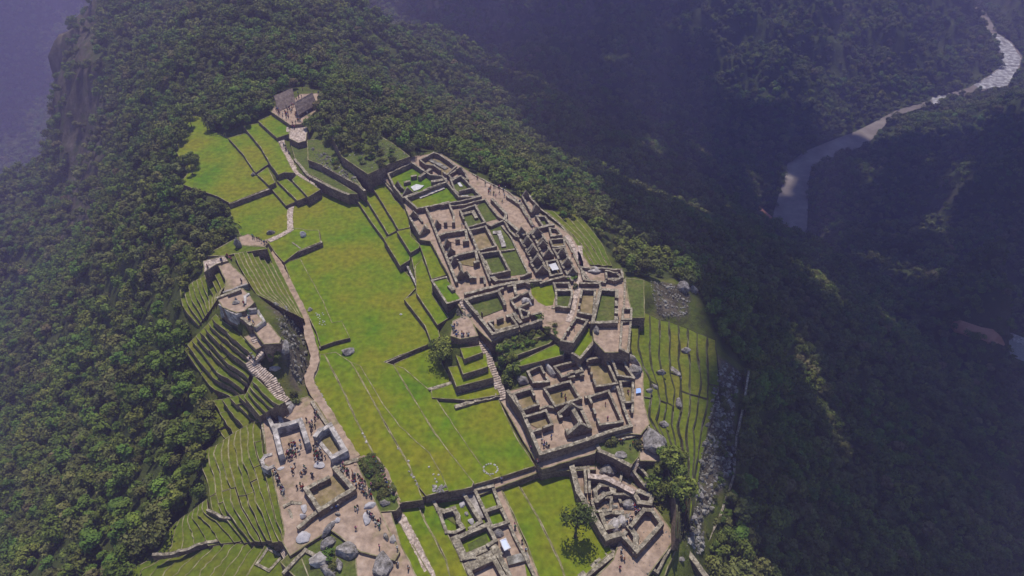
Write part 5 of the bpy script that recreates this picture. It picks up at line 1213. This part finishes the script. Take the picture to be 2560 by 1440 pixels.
grove("780,290 850,270 930,295 950,345 940,392 900,395 860,378 800,355 775,320", 46, .85, 'leafy tree of the round grove right of the thatched huts', 'grove right of the thatched huts', ks=(0,1,2,5))
grove("815,225 900,250 1000,300 1060,340 1030,370 940,325 800,285", 30, .8, 'leafy tree on the crest behind the great platform', 'crest trees behind the great platform', ks=(0,1,4,3))
grove("470,400 500,410 500,435 450,455 440,430", 7, .8, 'dark tree at the left edge of the far field', 'dark trees beside the far field', ks=(0,3))
grove("440,310 500,290 460,350 445,400 420,420 400,330", 16, .9, 'tree of the wood edge along the far field', 'wood edge along the far field', ks=(0,1,3))
grove("1100,360 1180,400 1300,460 1400,510 1440,545 1420,560 1340,500 1180,425 1090,378", 34, .75, 'bright bushy tree along the outer edge of the ridge promenade', 'bright bushes outside the ridge promenade', ks=(4,4,1), name='bush')
grove("1640,1150 1700,1160 1705,1240 1690,1290 1650,1270 1620,1220", 11, .95, 'tree of the dark clump between corner ruins and outer terraces', 'dark clump beside the corner ruins', ks=(0,1,3,4))
grove("1245,880 1275,890 1295,930 1290,970 1262,960 1245,920", 8, .6, 'small tree of the thicket beside the long stone stair', 'thicket beside the long stone stair', ks=(0,1,3))
grove("660,870 700,870 712,900 690,912 665,900", 4, .42, 'low tree in the grassy hollow under the hilltop', 'low trees in the hollow', ks=(0,1))
for i in range(26):
    x = 820+random.random()*170; y = 372+random.random()*50
    shrub(x, y, random.uniform(.7,1.5), random.choice((0,2,1)), 'low scrub on the rough mound by the great platform', 'scrub on the rough mound')
for i in range(40):
    t = random.random(); x = 1800+random.random()*50-80*max(0, t-.55); y = 900+440*t
    shrub(x, y, random.uniform(.5,1.3), random.choice((0,2,1)), 'scrub among the grey boulders of the right flank', 'scrub among the right boulders')
for i in range(34):
    x = 1250+random.random()*140; y = 872-(x-1250)*.35+random.random()*32-18
    shrub(x, y, random.uniform(.6,1.1), random.choice((0,0,1,2)), 'leafy shrub crowding the garden under the great compound', 'shrubs in the garden under the great compound')
for i in range(60):
    t = random.random(); u_ = random.random(); x = 895+40*u_+t*65; y = 1152+t*105-8*u_
    shrub(x, y, random.uniform(.7,1.1), random.choice((0,0,2,1)), 'shrub in the long planted bed beside the queueing visitors', 'shrubs in the long planted bed')
for x, y in ((1600,1315-200),(1348,800),(1432,700),(1440,720),(1330,712),(1325,860),(1285,1010),(735,990),(742,1005),(830,1420),(822,1395),(1530,1110),(1520,1112),(1700,1150),(1660,1130)):
    shrub(x, y, random.uniform(.8,1.5), random.choice((0,1,2)), 'shrub growing alone out of the masonry', 'single shrubs among the walls')
# ================================================================== PEOPLE
def person_mesh(pose, seed, shirt, pants, hat):
    rs = random.Random(seed)
    V = []; E = []; RR = []
    def v(x, y, z, r, p=None):
        V.append((x, y, z)); RR.append(r); k = len(V)-1
        if p is not None: E.append((p, k))
        return k
    sit = pose == 'sit'; hz = .5 if sit else .93
    pel = v(0, 0, hz, .15); ch = v(0, .02, hz+.32, .17, pel); nk = v(0, .02, hz+.54, .075, ch); hd = v(0, .04, hz+.70, .105, nk); v(0, .03, hz+.78, .09, hd)
    for s_ in (-1, 1):
        st = .18*s_ if pose == 'walk' else 0
        hp = v(.10*s_, 0, hz-.04, .12, pel)
        if sit: kn = v(.13*s_, .42, hz-.02, .085, hp); ft = v(.13*s_, .46, .08, .06, kn)
        else: kn = v(.12*s_, st*.8+.03, .5, .08, hp); ft = v(.13*s_, st*1.4, .07, .055, kn)
        v(.14*s_, V[ft][1]+.16, .04, .05, ft)
        sh = v(.20*s_, .02, hz+.46, .075, ch)
        if pose == 'point' and s_ == 1: el = v(.36, .22, hz+.46, .05, sh); v(.40, .48, hz+.52, .04, el)
        elif pose in ('photo', 'sit'): el = v(.27*s_, .12, hz+.24, .05, sh); v(.12*s_, .34, hz+(.45 if pose == 'photo' else .1), .04, el)
        else: el = v(.27*s_, -st*.3, hz+.2, .05, sh); v(.28*s_, .1-st*.5, hz-.04, .04, el)
    me = bpy.data.meshes.new('person'); me.from_pydata(V, E, []); o = bpy.data.objects.new('p', me); COL.objects.link(o)
    sk = o.modifiers.new('s', 'SKIN'); sk.use_smooth_shade = True
    for i, r in enumerate(RR): me.skin_vertices[0].data[i].radius = (r, r*.85)
    me.skin_vertices[0].data[0].use_root = True
    ob = o.evaluated_get(bpy.context.evaluated_depsgraph_get()); nm = bpy.data.meshes.new_from_object(ob); bpy.data.objects.remove(o)
    nm.name = 'person'; nm.materials.clear()
    for m_ in ('skin', shirt, pants, 'hair' if not hat else hat): nm.materials.append(MATS[m_])
    for p in nm.polygons:
        c = p.center; k = 0
        if c.z > hz+.74 or (c.z > hz+.62 and c.y < .0): k = 3
        elif c.z > hz+.52: k = 0
        elif c.z > hz+.02 and not (abs(c.x) > .22 and c.z < hz+.2): k = 1
        elif c.z < hz+.04 and abs(c.x) < .24: k = 2
        if sit and c.y > .1 and c.z < hz+.1: k = 2
        p.material_index = k
    return nm
for nm_, c in (('red',(.40,.04,.04)),('blue',(.05,.12,.40)),('white',(.62,.62,.62)),('black',(.02,.02,.025)),('grey',(.22,.22,.24)),('pink',(.5,.18,.25)),('green',(.08,.2,.08)),('orange',(.5,.18,.04))):
    mat('cloth_'+nm_, [tuple(x*.85 for x in c), c], scale=3)
mat('straw', [(.42,.34,.2),(.5,.42,.28)], scale=4)
PM = []
for i, (ps, sh, pa, ht) in enumerate([('stand','red','dark_cloth',None),('walk','blue','dark_cloth',None),('photo','white','dark_cloth','straw'),('stand','black','cloth_grey',None),('walk','grey','dark_cloth','straw'),('point','pink','dark_cloth',None),
        ('walk','green','cloth_grey',None),('stand','orange','dark_cloth',None),('sit','white','dark_cloth',None),('sit','blue','dark_cloth','straw'),('sit','black','dark_cloth',None),('stand','white','cloth_grey',None),('walk','black','dark_cloth',None)]):
    PM.append((person_mesh(ps, i, 'cloth_'+sh, pa, ht), ps, sh, ht))
PEO = []
def people(key, line, n, spread, where, sit=0.0, rail=False):
    c = pts(key, line)
    for _ in range(n):
        if rail and len(c) > 1: x, y = resample(c, 40)[random.randint(0, 39)]
        else: x, y = random.choice(c)
        x += random.gauss(0, spread/4*.5); y += random.gauss(0, spread/4*.5)
        q = hit(x, y); st = random.random() < sit
        PEO.append((q.length, q, random.choice([m for m in PM if (m[1] == 'sit') == st]), where))
people('A', "1180,480 1260,500 1330,440 1300,490 1340,430 1240,520 1380,560 1330,610 1330,650 1400,540 1380,340 1600,330", 75, 60, 'in the yard between the thatched huts')
people('A', "1215,745 1240,830 1270,870 1330,940", 7, 14, 'on the zigzag path below the huts', rail=True)
people('A', "1500,1170 1640,1250", 2, 10, 'at the corner of the zigzag path')
people('B', "1145,445 1180,435 1270,500 1300,570 1350,540 1380,570 1400,600 1420,640 1440,560 1340,600 1390,540", 22, 30, 'on the ridge promenade')
people('B', "1600,690 1620,790 1670,870 1740,930 1800,1000 1760,1000", 12, 24, 'at the lower end of the ridge promenade')
people('B', "1690,1290 1660,1250 2120,1200 2200,1290 2180,1330 1020,905", 7, 10, 'in the lanes between the gabled houses')
people('C', "440,440 470,440 500,430 540,420 580,395 620,385 670,350 700,365 400,370 370,400 410,340", 26, 20, 'on the crowded viewing platform of the hill')
people('C', "940,150 990,170 1020,190 1045,195 1065,200", 9, 14, 'at the path fork by the sandy triangle')
people('C', "1215,410 1200,430 1150,300", 3, 6, 'on the straight sandy path beside the plaza')
people('C', "810,550 815,580 650,500 840,810", 4, 8, 'on the sandy saddle of the hill')
people('C', "870,900 890,930 900,950 880,890", 9, 22, 'on the sunken hill platform')
people('C', "930,1020 950,1050 980,1130 1000,1180 1010,1230 930,1330 900,1380", 12, 24, 'climbing the winding pale stair')
people('D', "380,720 400,770 420,790 460,800 500,800 540,790 400,700 370,760", 18, 24, 'on the round lookout beside the big tree', sit=.7)
people('D', "1715,455 2020,650 1580,740", 4, 6, 'in the alleys of the right hand houses')
people('F', "815,520 850,530 855,560 1250,620 1250,650 1245,770 1275,760", 7, 8, 'inside the lower town halls')
people('F', "620,980 645,1000 665,1020 635,1030 680,1040 715,940 720,990", 8, 8, 'in the courtyard of the big gabled house')
people('F', "1060,970 1065,1010 1080,1040 1400,980 1420,990 1550,1000 1590,990 1670,950 1500,1050 580,1200 600,1225", 22, 20, 'at the gateway and ramp of the lower town')
people('F', "320,700 375,730 510,1050 1465,480 1480,500 1500,690", 7, 6, 'in the outer lanes of the lower town')
people('H', "435,370 440,400 495,370 210,470 215,490", 6, 10, 'on the raised causeway path')
people('E', "1330,1010 1300,1040 1350,960 1340,1060 1290,1020 1370,1000", 30, 44, 'in the tour group before the great temple')
people('E', "1560,960 1580,1010 1560,1060 1600,1080 1620,1040", 26, 40, 'in the tour group before the plaza side temple')
people('E', "1460,720 1510,740 1530,800 1480,830 1560,640 1580,680 1540,760", 20, 30, 'between the two great temples')
people('E', "1440,1160 1460,1190 1420,1220 1260,1200 1320,1200 1530,1250 1400,1370 1430,1370 1350,1160", 22, 26, 'on the open sand of the temple square')
people('E', "1150,1200 1190,1290 1210,1350 1240,1400 1260,1440", 26, 20, 'along the parapet of the temple square', rail=True)
people('G', "1000,340 1080,400 1140,460 1190,520 1250,590 1300,640", 52, 50, 'in the queue between priest house and shrub bed', rail=True)
people('G', "1350,290 1400,360 1430,450 1480,530 1540,640", 30, 18, 'on the lane right of the shrub bed', rail=True)
people('G', "1300,830 1340,860 1380,900 1380,940 1180,770 890,790 920,770 980,760", 26, 30, 'at the head of the quarry sand')
people('G', "1540,1260 1580,1330 1610,1350 1690,1380 1720,1410 1570,1170 1400,1160 1160,980", 10, 12, 'on the lower quarry sand')
people('K', "1258,740 1262,780 1355,980 1365,1000 1412,1100 1495,1280", 6, 5, 'on the straight lane above the lone tree lawn')
people('H', "1550,760 1570,800 1590,720 1510,880 1480,920 1560,820", 26, 30, 'in the crowd at the corner ruins')
people('H', "1410,1200 1420,1260 1440,1290 1400,1370", 9, 12, 'at the bottom gateway')
PEO.sort(key=lambda p: (p[1]-Vector((0, 0, CAM_H))).length)
verbs = {'stand':'standing','walk':'walking','photo':'with a camera','point':'pointing','sit':'sitting'}
for _, q, ch, where in PEO[:295]:
    o = bpy.data.objects.new('person', ch[0]); COL.objects.link(o); o.location = q+Vector((0, 0, .12)); o.rotation_euler.z = random.random()*6.28; s_ = random.uniform(1.0, 1.15); o.scale = (s_*1.1, s_*1.1, s_)
    lab = 'person in %s top%s %s' % (ch[2], ' and hat' if ch[3] else ' '+verbs[ch[1]], where)
    if len(lab.split()) > 16: print('LONG', lab)
    tag(o, lab, 'person', 'visitors '+where)
mb = MB(); cm = []
for _, q, ch, where in PEO[295:]:
    Rm = Matrix.Rotation(random.random()*6.28, 3, 'Z'); me_ = ch[0]; vs = [q+Vector((0,0,.12))+Rm@(v.co*1.12) for v in me_.vertices]
    k0 = len(mb.v); mb.v += [tuple(v) for v in vs]
    for p in me_.polygons:
        m_ = me_.materials[p.material_index].name
        if m_ not in cm: cm.append(m_)
        mb.f.append(tuple(i+k0 for i in p.vertices)); mb.m.append(cm.index(m_))
if mb.v: o = mb.build('crowd', cm); tag(o, 'farther visitors crowding the yard between the thatched huts and the paths near it', 'crowd', kind='stuff')
print('people', len(PEO))

# ================================================================== UNSEEN CLOUD, added out of view to shade the right and far left slopes
def shade_cloud(zone):
    edge = [(880,-40),(1000,60),(1180,200),(1400,390),(1560,600),(1690,655),(1735,735),(1785,830),(1825,930),(1860,1180),(1970,1290),(2040,1500),(2750,1500),(2750,340),(2300,330),(1900,270),(1720,120),(1640,-60)] if zone == 0 else [(-500,-60),(132,-60),(132,230),(70,320),(-500,420)]
    RG = [tuple(ground_hit(*p)) for p in edge]; bm = bmesh.new(); rs = random.Random(4)
    xs = [p[0] for p in RG]; ys = [p[1] for p in RG]; n = 0
    zc = 1250.0; yy = min(ys)
    while yy < max(ys):
        xx = min(xs)
        while xx < max(xs):
            x, y = xx+rs.uniform(-30,30), yy+rs.uniform(-30,30); xx += 62
            if not inside(RG, x, y): continue
            g_ = max(H(x, y), -400); t = (zc-g_)/sdir.z
            dn = min(math.hypot(x-a, y-b) for a, b, _ in [(RG[i][0]*(1-u)+RG[i+1][0]*u, RG[i][1]*(1-u)+RG[i+1][1]*u, 0) for i in range(9 if zone == 0 else 3) for u in (0,.33,.66)])
            if dn < 35 and rs.random() < .5: continue
            r = rs.uniform(45, 56)*(.5 if dn < 40 else 1)
            c = Vector((x, y, g_))+sdir*t+Vector((0, 0, rs.uniform(-20, 30)))
            bmesh.ops.create_icosphere(bm, subdivisions=2, radius=r, matrix=Matrix.Translation(c)@Matrix.Diagonal((1, 1, .5, 1)))
        yy += 62
    for v in bm.verts: v.co += Vector(noise.noise_vector(v.co/22))*9
    me_ = bpy.data.meshes.new('shade_cloud'); bm.to_mesh(me_); bm.free(); me_.polygons.foreach_set('use_smooth', [True]*len(me_.polygons)); me_.materials.append(MATS.get('shade_cloud_white') or mat('shade_cloud_white', [(.8,.8,.82),(.85,.85,.86)], scale=.01, rough=1))
    o = bpy.data.objects.new('shade_cloud', me_); COL.objects.link(o); o['kind'] = 'stuff'; o['label'] = 'unseen deck of cloudlike lumps added to shade the slopes'
shade_cloud(0); shade_cloud(1)
# ================================================================== AIR
def haze_box(dens, col, aniso):
    m = bpy.data.materials.new('haze'); m.use_nodes = True; t = m.node_tree; t.nodes.clear()
    out = t.nodes.new('ShaderNodeOutputMaterial'); pv = t.nodes.new('ShaderNodeVolumePrincipled'); pv.inputs['Density'].default_value = dens
    pv.inputs['Color'].default_value = (*col, 1); pv.inputs['Anisotropy'].default_value = aniso
    t.links.new(pv.outputs[0], out.inputs['Volume'])
    zb = float(GZ.min())-1; zt = max(float(GZ.max()), CAM_H)+3
    x0, x1, y0, y1 = gx[0]-2, gx[-1]+2, gy[0]-2, gy[-1]+2
    mb = MB(); mb.add([(x, y, z) for z in (zb, zt) for x, y in ((x0,y0),(x1,y0),(x1,y1),(x0,y1))], [(3,2,1,0),(4,5,6,7),(0,1,5,4),(1,2,6,5),(2,3,7,6),(3,0,4,7)])
    o = mb.build('haze', m); o['kind'] = 'stuff'; o['label'] = 'thin bluish violet haze filling the valley air'; return o
haze_box(.00026, (.55,.48,.95), .1)
